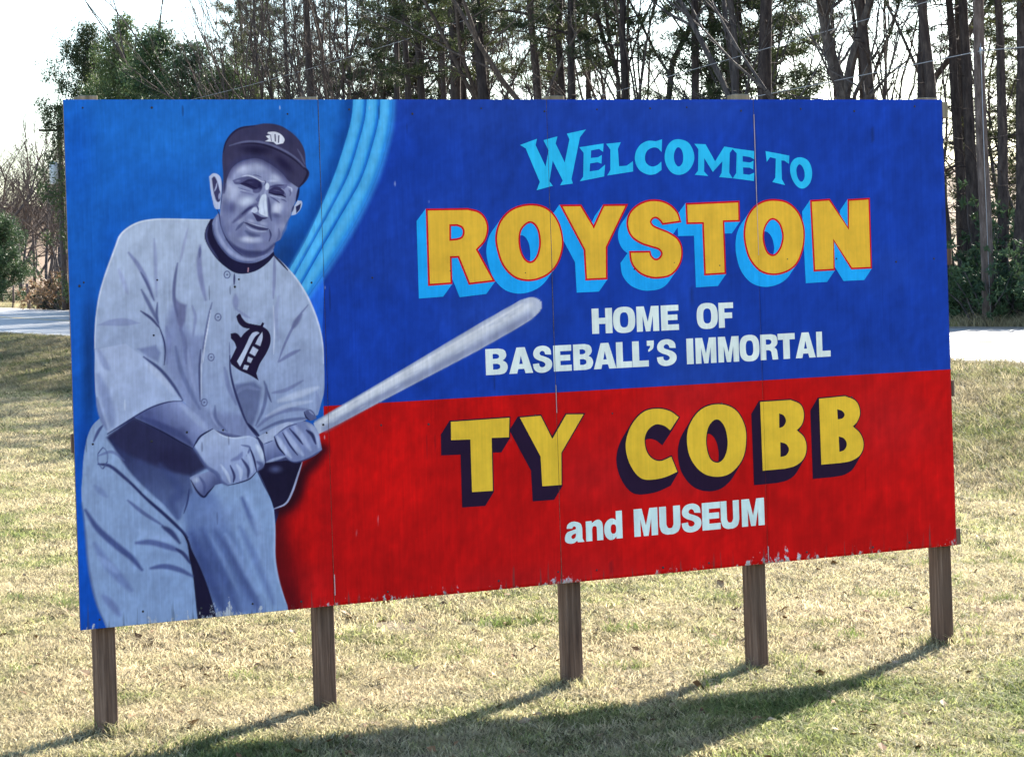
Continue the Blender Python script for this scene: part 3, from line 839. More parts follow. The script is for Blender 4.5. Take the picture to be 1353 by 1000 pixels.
    m.stroke(EY((830, 395), (900, 400), (960, 425)), 1.3, (96, 102, 154), 0.7)
    m.stroke(EY((955, 365), (1005, 395), (1035, 440)), 1.3, (146, 156, 202), 0.8)
    m.stroke(EY((1065, 335), (1125, 365), (1135, 420)), 1.7, (182, 194, 228), 0.9)
    m.stroke(EY((1085, 390), (1110, 430), (1100, 490)), 2.2, (96, 102, 154), 0.8)
    m.stroke(EY((770, 480), (880, 505), (1010, 540)), 1.7, (160, 172, 212), 0.85)
    m.stroke(EY((780, 505), (860, 550), (930, 602)), 2.0, (84, 90, 144), 0.85)
    m.stroke(EY((955, 540), (1000, 555), (1045, 585)), 1.8, (92, 98, 152), 0.85)
    m.blob(EY((820, 240))[0], 10, 3, (180, 192, 226), 0.8)
    # ears
    m.fill(P2((58, -60), (110, -98, 1), (180, -68, 1), (207, 20, 1), (203, 150, 1), (186, 330), (130, 322, 1), (100, 230, 1), (75, 100, 1)), (170, 184, 222), 1.3)
    m.fill(P2((88, -35), (120, -58, 1), (160, 20, 1), (178, 90, 1), (192, 150, 1), (168, 245, 1), (120, 165, 1), (100, 55, 1)), (66, 66, 116), 1.6, 0.95)
    m.stroke(P2((152, 15), (140, 70), (118, 120)), 2.0, (156, 168, 212), 0.9)
    m.stroke(P2((182, 140), (175, 210)), 2.8, (150, 162, 208), 0.9)
    m.stroke(P2((208, -10), (212, 120), (192, 320)), 1.4, (70, 76, 130), 0.8)
    m.fill(P2((1110, 225), (1162, 240, 1), (1150, 320, 1), (1092, 388, 1), (1035, 405), (1062, 310, 1)), (172, 186, 222), 1.3)
    m.fill(P2((1088, 300), (1150, 262), (1135, 330, 1), (1096, 378)), (50, 50, 100), 1.3, 0.95)
    m.stroke(P2((1065, 290), (1040, 360)), 2.6, (60, 64, 116), 0.8)
    # hair at the temples
    m.stroke(P1((240, 700), (240, 800), (232, 900)), 4.5, (58, 60, 110), 0.85, 4)
    m.stroke(P1((1128, 840), (1112, 920), (1095, 1000)), 3.2, (36, 34, 78), 0.95)
    # extra modelling of the face: lit planes against the shade
    for (q, rx, ry, c, op, an) in (((300, 60), 5, 12, (172, 182, 220), .6, 0), ((560, 470), 8, 4, (168, 178, 216), .7, 0.3),
                                   ((250, 300), 7, 16, (96, 106, 162), .7, 0.1), ((300, 560), 10, 10, (108, 118, 172), .6, 0.4), ((420, 620), 9, 9, (112, 122, 176), .7, 0.6), ((740, 660), 9, 8, (116, 126, 180), .7, 0.2), ((690, 770), 12, 6, (120, 130, 184), .7, 0),
                                   ((900, 480), 9, 7, (112, 122, 176), .6, 0.5), ((1010, 330), 6, 10, (146, 156, 204), .6, 0)):
        m.blob(P2(q)[0], rx, ry, c, op, an)
    m.stroke(P1((285, 690), (340, 605), (430, 535), (530, 505), (650, 500), (780, 570), (900, 660), (1000, 765)), 9, (88, 92, 144), 0.75, 9, False)
    # cap
    m.fill(P1((232, 770), (222, 640, 1), (214, 520, 1), (222, 400, 1), (260, 280, 1), (340, 175, 1), (440, 118, 1), (600, 96, 1), (720, 76, 1), (840, 85, 1), (940, 118, 1), (1080, 220, 1), (1160, 320, 1), (1200, 430, 1), (1212, 590, 1), (1250, 660, 1), (1235, 725, 1), (1190, 785, 1), (1125, 845), (1060, 800, 1), (1000, 755, 1), (910, 650, 1), (780, 555, 1), (640, 490, 1), (520, 500, 1), (420, 530, 1), (330, 605, 1), (285, 690, 1), (255, 790)), (70, 69, 110), 1.7)
    m.stroke(P1((250, 700), (320, 580), (430, 500), (600, 460), (760, 520), (900, 630), (1020, 750)), 6, (66, 68, 118), 0.8, 8)
    m.blob(P1((620, 390))[0], 34, 10, (40, 36, 76), 0.9, 0.08)
    m.blob(P1((950, 560))[0], 24, 10, (42, 38, 80), 0.9, 0.75)
    m.blob(P1((560, 180))[0], 26, 9, (66, 66, 108), 0.8, -0.1)
    m.blob(P1((1010, 260))[0], 14, 14, (64, 66, 110), 0.7, 0.6)
    m.stroke(P1((300, 340), (440, 300), (560, 288), (700, 302), (850, 350), (1000, 425), (1110, 505), (1200, 600)), 2.8, (104, 112, 160), 0.9, 2.4)
    m.stroke(P1((440, 322), (560, 312), (700, 328), (850, 380), (990, 452), (1100, 530), (1190, 620)), 2.0, (34, 30, 66), 0.9, 2.0)
    m.stroke(P1((1110, 380), (1160, 470), (1195, 560)), 2.4, (96, 104, 150), 0.7)
    m.stroke(P1((1190, 600), (1230, 660), (1190, 760), (1130, 830)), 3, (30, 26, 62), 0.8)
    m.stroke(P1((225, 420), (262, 290), (345, 185), (445, 128), (600, 106)), 2.4, (40, 38, 80), 0.7)
    m.fill(P1((762, 176), (850, 176, 1), (920, 212, 1), (956, 268, 1), (940, 312), (860, 328), (822, 296), (722, 288), (768, 262), (732, 225), (790, 210), (750, 193)), (196, 206, 228), 1.0)
    for q in (((842, 208), (846, 285)), ((888, 222), (884, 300))):
        m.stroke(P1(*q), 1.4, (50, 48, 90), 0.9, 1.0, False)
    m.stroke(P1((790, 215), (800, 285)), 1.0, (60, 58, 100), 0.7, 1.0, False)
    # dry brush grain over everything on the left sheet
    gx, gy = m.X, m.Y
    br = vnoise(gx * 0.9, gy * 0.06, 21) * 0.5 + vnoise(gx * 0.33, gy * 0.035, 22) * 0.4 + vnoise(gx * 0.11 + gy * 0.05, gy * 0.07 - gx * 0.03, 23) * 0.9 + vnoise(gx * 0.3, gy * 0.22, 24) * 0.5
    m.c *= (1 + 0.045 * br)[:, None]
    rr = random.Random(5)
    for k in range(46):
        x, y = rr.uniform(95, 1250), rr.choice((140, 378, 575, rr.uniform(150, 780)))
        L = rr.uniform(8, 34)
        if rr.random() < 0.6: m.stroke([(x, y), (x + L * 0.03, y + L)], rr.uniform(1.2, 2.6), (18, 20, 44), rr.uniform(0.18, 0.4), 1.6)
        else: m.stroke([(x, y), (x + 0.3, y + L * 0.3)], rr.uniform(0.9, 1.6), (196, 196, 220), rr.uniform(0.3, 0.7), 1.0)
    m.c = np.clip(m.c, 2, 250)

# ---- painted plywood material: colour attribute, faint grain, chips along the lower edge
def board_material(name, attr=True, col=None, chip=True):
    b = NM(name, 0.75, 0.08)
    v = b.coord((1, 1, 1))
    mp = b.n('ShaderNodeMapping'); mp.inputs['Scale'].default_value = (70, 70, 2.5)
    b.l(v, mp.inputs[0])
    grain = b.noise(mp.outputs[0], 1.0, 3, 0.6)
    mot = b.noise(v, 7.0, 3, 0.65)
    if attr:
        src = b.n('ShaderNodeAttribute', attribute_name='paint').outputs['Color']
    else:
        src = b.n('ShaderNodeRGB'); src.outputs[0].default_value = (*col, 1); src = src.outputs[0]
    k = b.mix(0.16, src, b.mix(1.0, src, b.ramp(grain, [(0.3, (0.55, 0.55, 0.55)), (0.7, (1.35, 1.35, 1.35))]), 'MULTIPLY'))
    k = b.mix(0.45, k, b.mix(1.0, k, b.ramp(mot, [(0.3, (0.72, 0.72, 0.74)), (0.7, (1.22, 1.22, 1.2))]), 'MULTIPLY'))
    # vertical hairline checks in the face veneer
    mp2 = b.n('ShaderNodeMapping'); mp2.inputs['Scale'].default_value = (150, 150, 1.7)
    b.l(v, mp2.inputs[0])
    chk = b.noise(mp2.outputs[0], 1.0, 2, 0.5)
    k = b.mix(b.ramp(chk, [(0.72, (0, 0, 0)), (0.80, (0.4, 0.4, 0.4))]), k, b.mix(1.0, k, (0.35, 0.35, 0.35), 'MULTIPLY'))
    if chip:
        sep = b.n('ShaderNodeSeparateXYZ'); b.l(v, sep.inputs[0])
        hz = sep.outputs['Z']
        # chips: noise threshold loosens towards the lower edge
        mp3 = b.n('ShaderNodeMapping'); mp3.inputs['Scale'].default_value = (26, 26, 15)
        b.l(v, mp3.inputs[0])
        cn = b.noise(mp3.outputs[0], 1.0, 4, 0.72)
        patch = b.noise(v, 2.3, 2, 0.5)
        lim = b.math('ADD', b.math('MULTIPLY', hz, 3.0), 0.525)
        lim = b.math('SUBTRACT', lim, b.math('MULTIPLY', b.math('SUBTRACT', patch, 0.5), 0.7))
        f = b.math('MULTIPLY', b.math('SUBTRACT', cn, lim), 14.0, True)
        k = b.mix(f, k, b.ramp(grain, [(0.3, (0.33, 0.30, 0.33)), (0.7, (0.66, 0.64, 0.68))]))
        # mildew creeping up the grain from the lower edge
        mp4 = b.n('ShaderNodeMapping'); mp4.inputs['Scale'].default_value = (42, 42, 3)
        b.l(v, mp4.inputs[0])
        mn = b.noise(mp4.outputs[0], 1.0, 4, 0.6)
        lim2 = b.math('ADD', b.math('MULTIPLY', hz, 1.6), 0.50)
        f2 = b.math('MULTIPLY', b.math('SUBTRACT', mn, lim2), 6.0, True)
        k = b.mix(b.math('MULTIPLY', f2, 0.75), k, (0.05, 0.055, 0.05))
    b.base(k)
    b.bump(grain, 0.22, 0.002)
    return b.m

M_BOARD = board_material('painted_plywood')
M_EDGE = NM('plywood_edge', 0.9, 0.1)
_v = M_EDGE.coord((3, 3, 120))
M_EDGE.base(M_EDGE.ramp(M_EDGE.noise(_v, 1, 3), [(0.3, (0.10, 0.075, 0.055)), (0.7, (0.30, 0.23, 0.17))]))
M_EDGE = M_EDGE.m

SEAMS = [0.0, 1.245, 2.468, 3.678, SW]
TH = 0.013
def graded(lo, hi, zones):
    """grid lines: (start, step) zones from lo to hi"""
    out = [lo]
    while out[-1] < hi - 1e-6:
        st = zones[0][1]
        for a, s_ in zones:
            if out[-1] >= a - 1e-9: st = s_
        out.append(min(out[-1] + st, hi))
    return out
def board_y(u, z, i):
    """the sheets bow a little and do not sit quite flush"""
    return 0.0016 * vnoise(u * 1.6 + i * 7, np.asarray(z) * 1.3, 31) + (0, 0.0005, 0.0, 0.003)[i]
def make_panel(i):
    u0, u1 = SEAMS[i] + (0.0012 if i else 0), SEAMS[i + 1] - (0.0012 if i < 3 else 0)
    if i == 0:
        us = graded(u0, u1, [(0, 0.004), (0.72, 0.0021), (1.24, 0.004)])
        zs = graded(0, SH, [(0, 0.0033), (1.62, 0.0021), (2.36, 0.0045)])
    elif i == 1:
        us = graded(u0, u1, [(0, 0.0042), (1.85, 0.009)])
        zs = graded(0, SH, [(0, 0.02), (0.80, 0.0046), (1.55, 0.006)])
    else:
        us = graded(u0, u1, [(0, 0.02)])
        zs = graded(0, SH, [(0, 0.02)])
    zs = sorted(set([z for z in zs if abs(z - HB) > 0.004] + [HB - 0.0014, HB - 0.0005, HB + 0.0005, HB + 0.0014]))
    us = np.array(us); zs = np.array(zs)
    U, Zg = np.meshgrid(us, zs)
    warp = board_y(U, Zg, i)
    n, k = len(us), len(zs)
    V = np.stack([U.ravel(), warp.ravel(), Zg.ravel()], 1)
    ii = (np.arange(k - 1)[:, None] * n + np.arange(n - 1)[None, :]).ravel()
    F = np.stack([ii, ii + 1, ii + n + 1, ii + n], 1)
    # rim and back
    nb = len(V)
    ring = list(range(n)) + [r_ * n + n - 1 for r_ in range(1, k)] + [(k - 1) * n + c_ for c_ in range(n - 2, -1, -1)] + [r_ * n for r_ in range(k - 2, 0, -1)]
    VB = V[ring].copy(); VB[:, 1] += TH
    m_ = len(ring)
    R = np.array([(ring[(q + 1) % m_], ring[q], nb + q, nb + (q + 1) % m_) for q in range(m_)])
    me = bpy.data.meshes.new('panel')
    allV = np.vstack([V, VB])
    px, py = sign_to_px(V[:, 0], V[:, 2])
    mu = Mural(np.stack([px, py], 1))
    paint_mural(mu, V[:, 2])
    me.vertices.add(len(allV)); me.vertices.foreach_set('co', allV.astype(np.float32).ravel())
    quads = np.vstack([F, R])
    nl = quads.size
    back = np.array([nb + q for q in range(m_)][::-1])
    me.loops.add(nl + m_)
    me.loops.foreach_set('vertex_index', np.concatenate([quads.ravel(), back]).astype(np.int32))
    me.polygons.add(len(quads) + 1)
    me.polygons.foreach_set('loop_start', np.concatenate([np.arange(0, nl, 4), [nl]]).astype(np.int32))
    me.update(calc_edges=True)
    me.materials.append(M_BOARD); me.materials.append(M_EDGE)
    mi = np.zeros(len(quads) + 1, np.int32); mi[len(F):] = 1
    me.polygons.foreach_set('material_index', mi)
    ca = me.attributes.new('paint', 'FLOAT_COLOR', 'POINT')
    col = np.ones((len(allV), 4), np.float32)
    col[:len(V), :3] = paint(mu.c)
    col[len(V):, :3] = 0.2
    ca.data.foreach_set('color', col.ravel())
    return link('panel', me, None, board)
for i in range(4):
    p = make_panel(i)
    p['label'] = ('plywood sheet painted with a grey toned ballplayer on blue', 'plywood sheet with light blue arcs and the bat end', 'plywood sheet, blue over red, in the middle of the lettering', 'plywood sheet, blue over red, with the ends of the lettering')[i]

# ------------------------------------------------------------------ lettering: thin coats of paint cut to the letters' outlines
def pl(c, name):
    return board_material(name, False, tuple(paint(c)), False)
M_YEL = pl((210, 172, 58), 'yellow_paint'); M_YEL2 = pl((212, 178, 56), 'golden_paint')
M_REDL = pl((186, 20, 34), 'red_outline_paint'); M_SKY = pl((26, 156, 238), 'light_blue_paint'); M_SKY2 = pl((40, 178, 236), 'sky_blue_paint')
M_NAVY = pl((34, 20, 48), 'navy_black_paint'); M_WHT = pl((204, 222, 228), 'white_paint'); M_WHT2 = pl((190, 220, 230), 'weathered_white_paint')

def to_sign(loop):
    return np.array([px_to_sign(x, y) for x, y in loop])
def area(p):
    x, y = p[:, 0], p[:, 1]
    return 0.5 * (x * np.roll(y, -1) - np.roll(x, -1) * y).sum()
def inside(loops, Q):
    r_ = np.zeros(len(Q), bool)
    for p in loops:
        a = np.roll(p, 1, 0)
        for i in range(len(p)):
            (ax_, ay_), (bx_, by_) = a[i], p[i]
            if ay_ != by_:
                r_ ^= ((ay_ > Q[:, 1]) != (by_ > Q[:, 1])) & (Q[:, 0] < (bx_ - ax_) * (Q[:, 1] - ay_) / (by_ - ay_) + ax_)
    return r_
def grow(loops, d):
    """offset outlines by d metres (positive grows the letter; later loops are holes)"""
    out = []
    for k, p in enumerate(loops):
        p = p if area(p) > 0 else p[::-1]
        e = np.roll(p, -1, 0) - p
        e /= np.maximum(np.linalg.norm(e, axis=1), 1e-9)[:, None]
        nrm = np.stack([e[:, 1], -e[:, 0]], 1)          # outward for a counter-clockwise loop
        n0, n1 = np.roll(nrm, 1, 0), nrm
        b = n0 + n1
        den = np.maximum((b * n1).sum(1), 0.35)
        out.append(p + b / den[:, None] * (d if k == 0 else -d))
    return out
def cdt(loops, keep, splits=True):
    """triangulate outlines, keep triangles by test, cut at the board's seams"""
    V = []; E = []
    for p in loops:
        b = len(V)
        V += [Vector((float(x), float(y))) for x, y in p]
        E += [(b + i, b + (i + 1) % len(p)) for i in range(len(p))]
    xs_ = [v_.x for v_ in V]; ys_ = [v_.y for v_ in V]
    if splits:
        for s_ in SEAMS[1:4]:
            if min(xs_) < s_ < max(xs_):
                for d in (-0.0012, 0.0012):
                    b = len(V)
                    V += [Vector((s_ + d, min(ys_) - 0.01)), Vector((s_ + d, max(ys_) + 0.01))]
                    E.append((b, b + 1))
    r_ = mg.delaunay_2d_cdt(V, E, [], 0, 1e-6)
    v_, f_ = r_[0], r_[2]
    v_ = np.array([(q.x, q.y) for q in v_])
    f_ = np.array([t for t in f_ if len(t) == 3])
    cen = v_[f_].mean(1)
    ok = keep(cen)
    for s_ in SEAMS[1:4]:
        ok &= np.abs(cen[:, 0] - s_) > 0.0012
    f_ = f_[ok]
    return v_, f_, cen[ok]
def coat(name, loops, keep, proud, mat, parent):
    v_, f_, cen = cdt(loops, keep)
    used, inv = np.unique(f_, return_inverse=True)
    f_ = inv.reshape(-1, 3)
    V = []
    for q in used:
        u, z = v_[q]
        i = int(np.clip(np.searchsorted(SEAMS, u) - 1, 0, 3))
        V.append((u, float(board_y(np.array(u), np.array(z), i)) - proud, z))
    # face the viewer (-y)
    F = []
    for t in f_:
        a, b, c_ = (np.array(V[k]) for k in t)
        nn = np.cross(b - a, c_ - a)
        F.append(tuple(int(k) for k in (t if nn[1] < 0 else t[::-1])))
    return link(name, mesh_from(name, V, F), mat, parent)

def letter(loops_px, face, line=None, lw=0.0, shade=None, sv_=None, traced='outline', name='letter'):
    """one painted letter: face (> outline, shade)"""
    L = [to_sign(path(l_)) for l_ in loops_px]
    if line is None:
        return coat(name, L, lambda q: inside(L, q), 0.0012, face, board)
    if traced == 'outline':
        LO, LF = [p if area(p) > 0 else p[::-1] for p in L], grow(L, -lw)
    else:
        LO, LF = grow(L, lw), L
    o = coat(name, LF, lambda q: inside(LF, q), 0.0030, face, board)
    coat('outline', LO, lambda q: inside(LO, q), 0.0021, line, o)
    sv_ = np.array(sv_)
    SL = [p + sv_ for p in LO]
    conn = []
    for p in LO:
        for i in range(0, len(p)):
            d0 = p[i] - p[i - 1]; d1 = p[(i + 1) % len(p)] - p[i]
            # silhouette points of the sweep
            if np.cross(d0, sv_) * np.cross(d1, sv_) <= 0:
                conn.append(np.array([p[i], p[i] + sv_]))
    loops = LO + SL + conn
    def keep(q):
        k = np.zeros(len(q), bool)
        for t in np.linspace(0.0, 1.0, 25):
            k |= inside(LO, q - sv_ * t)
        return k
    coat('shade', loops, keep, 0.0012, shade, o)
    return o

# ROYSTON
ZA, ZB, ZC = Z(540, 250, 5.011), Z(760, 250, 5.011), Z(960, 250, 5.011)
ROY = [
    [ZA((112, 130), (390, 126), (468, 148, 1), (514, 200, 1), (527, 270, 1), (506, 345, 1), (457, 402), (572, 612), (396, 633), (324, 455), (283, 457), (287, 629), (127, 641)),
     ZA((279, 246), (318, 245), (347, 258, 1), (357, 285, 1), (346, 314, 1), (316, 326), (279, 329))],
    [ZA(*[(x, y, 1) for x, y in ((800, 97), (910, 120), (985, 200), (1021, 320), (1015, 420), (975, 515), (905, 580), (800, 610), (700, 588), (622, 510), (582, 400), (573, 310), (602, 210), (680, 130))]),
     ZA(*[(x, y, 1) for x, y in ((805, 225), (845, 260), (862, 330), (860, 390), (840, 450), (805, 478), (768, 455), (742, 390), (738, 310), (755, 260))])],
    [ZA((997, 103), (1141, 102), (1223, 238), (1286, 101), (1452, 99), (1314, 385), (1315, 598), (1168, 605), (1157, 405))],
    [ZB((702, 220), (678, 150, 1), (612, 90, 1), (520, 68, 1), (430, 90, 1), (360, 150, 1), (338, 230, 1), (365, 312, 1), (430, 362, 1), (505, 388, 1), (552, 404, 1), (566, 432, 1), (537, 460, 1), (508, 442, 1), (497, 408), (355, 410),
        (368, 490, 1), (415, 552, 1), (480, 585, 1), (545, 593, 1), (635, 572, 1), (695, 500, 1), (711, 410, 1), (688, 335, 1), (628, 287, 1), (560, 258, 1), (521, 240, 1), (505, 220, 1), (512, 203, 1), (532, 195, 1), (556, 210, 1), (576, 238))],
    [ZB((729, 93), (1087, 77), (1090, 216), (986, 219), (998, 563), (853, 572), (840, 231), (735, 233))],
    [ZC(*[(x, y, 1) for x, y in ((310, 66), (400, 82), (470, 140), (508, 220), (519, 310), (505, 410), (465, 500), (400, 550), (310, 570), (220, 545), (152, 470), (119, 370), (112, 280), (130, 190), (178, 117), (240, 78))]),
     ZC(*[(x, y, 1) for x, y in ((305, 203), (345, 230), (366, 290), (366, 340), (345, 400), (310, 432), (275, 415), (252, 350), (250, 290), (268, 235))])],
    [ZC((553, 73), (684, 64), (804, 250), (802, 67), (949, 58), (963, 526), (826, 532), (712, 348), (718, 538), (577, 546))],
]
for L in ROY:
    letter(L, M_YEL, M_REDL, 0.0098, M_SKY, (-0.051, -0.060))
# TY COBB
ZD, ZE = Z(575, 510, 5.0), Z(800, 510, 3.758)
TYC = [
    [ZD((103, 236), (489, 209), (486, 338), (372, 342), (380, 691), (243, 700), (232, 352), (105, 357))],
    [ZD((558, 208), (695, 196), (772, 349), (865, 187), (979, 186), (832, 440), (833, 652), (706, 661), (695, 465))],
    [ZE((362, 155), (320, 125, 1), (260, 112, 1), (190, 127, 1), (130, 190, 1), (101, 270, 1), (104, 340, 1), (132, 410, 1), (172, 455, 1), (215, 465, 1), (290, 453, 1), (355, 425), (325, 350), (265, 372, 1), (215, 345, 1), (193, 280, 1), (205, 225, 1), (245, 191, 1), (288, 196, 1), (320, 219))],
    [ZE(*[(x, y, 1) for x, y in ((560, 90), (640, 115), (688, 190), (697, 270), (680, 360), (622, 430), (555, 450), (480, 430), (422, 360), (403, 270), (417, 190), (475, 115))]),
     ZE(*[(x, y, 1) for x, y in ((550, 165), (585, 192), (603, 250), (603, 310), (585, 360), (555, 380), (520, 363), (500, 300), (500, 245), (514, 195))])],
    [ZE((767, 79), (920, 69), (968, 92, 1), (985, 140, 1), (975, 190, 1), (950, 219), (986, 255, 1), (998, 308, 1), (984, 360, 1), (944, 395, 1), (890, 410), (780, 420)),
     ZE((862, 136), (884, 145, 1), (896, 172, 1), (884, 199, 1), (863, 208)), ZE((868, 278), (897, 288, 1), (911, 315, 1), (897, 343, 1), (869, 352))],
    [ZE((1060, 63), (1190, 50), (1243, 75, 1), (1263, 130, 1), (1250, 175, 1), (1228, 200), (1265, 237, 1), (1281, 290, 1), (1265, 340, 1), (1222, 370, 1), (1170, 381), (1072, 390)),
     ZE((1150, 115), (1174, 123, 1), (1187, 142, 1), (1176, 160, 1), (1153, 165)), ZE((1158, 250), (1184, 260, 1), (1198, 288, 1), (1185, 317, 1), (1161, 326))],
]
for L in TYC:
    letter(L, M_YEL2, M_NAVY, 0.0062, M_NAVY, (-0.049, -0.066), 'face')
# WELCOME TO
ZF, ZG = Z(680, 160, 5.011), Z(820, 160, 5.011)
WEL = [
    [ZF((35, 160), (147, 119), (138, 160), (204, 302), (224, 196), (190, 128), (283, 103), (271, 150), (331, 276), (362, 122), (345, 85), (472, 57), (432, 108), (376, 385), (385, 415), (300, 426), (318, 395), (251, 264), (230, 400), (252, 430), (145, 459), (166, 405), (72, 182))],
    [ZF((428, 175), (588, 150), (585, 206), (558, 186), (506, 196), (504, 246), (552, 241), (577, 225), (574, 283), (548, 274), (499, 282), (496, 335), (556, 326), (598, 290), (592, 368), (430, 400), (453, 370), (456, 212))],
    [ZF((605, 152), (702, 142), (683, 185), (691, 300), (740, 297), (782, 267), (784, 335), (612, 362), (633, 325), (633, 190))],
    [ZF((975, 122), (972, 206), (944, 180, 1), (910, 178, 1), (875, 200, 1), (862, 240, 1), (871, 280, 1), (905, 302, 1), (940, 295, 1), (970, 270), (972, 325), (930, 352, 1), (880, 355, 1), (825, 325, 1), (797, 270, 1), (800, 210, 1), (830, 160, 1), (880, 133, 1), (935, 135))],
    [ZF(*[(x, y, 1) for x, y in ((1090, 122), (1150, 145), (1185, 210), (1185, 270), (1150, 330), (1095, 357), (1040, 343), (1002, 290), (992, 230), (1010, 167), (1045, 130))]),
     ZF(*[(x, y, 1) for x, y in ((1083, 175), (1108, 200), (1115, 250), (1105, 288), (1083, 302), (1062, 280), (1053, 240), (1061, 197))])],
    [ZG((487, 152), (562, 155), (625, 268), (686, 170), (748, 180), (722, 212), (719, 345), (742, 380), (652, 372), (668, 345), (673, 268), (610, 338), (553, 247), (552, 335), (580, 365), (490, 357), (512, 330), (514, 187))],
    [ZG((735, 180), (884, 200), (884, 255), (858, 240), (808, 232), (808, 270), (856, 276), (880, 264), (878, 322), (855, 310), (810, 308), (812, 352), (850, 357), (884, 344), (882, 398), (742, 380), (765, 345), (768, 215))],
    [ZG((960, 200), (1118, 230), (1115, 285), (1085, 263), (1065, 262), (1068, 385), (1090, 425), (1005, 405), (1025, 375), (1028, 250), (990, 240), (968, 272))],
    [ZG(*[(x, y, 1) for x, y in ((1200, 242), (1245, 267), (1268, 330), (1260, 400), (1225, 442), (1188, 445), (1150, 410), (1126, 350), (1126, 290), (1155, 250))]),
     ZG(*[(x, y, 1) for x, y in ((1188, 288), (1211, 315), (1220, 360), (1210, 395), (1193, 402), (1173, 375), (1165, 330), (1171, 300))])],
]
for L in WEL:
    letter(L, M_SKY2)
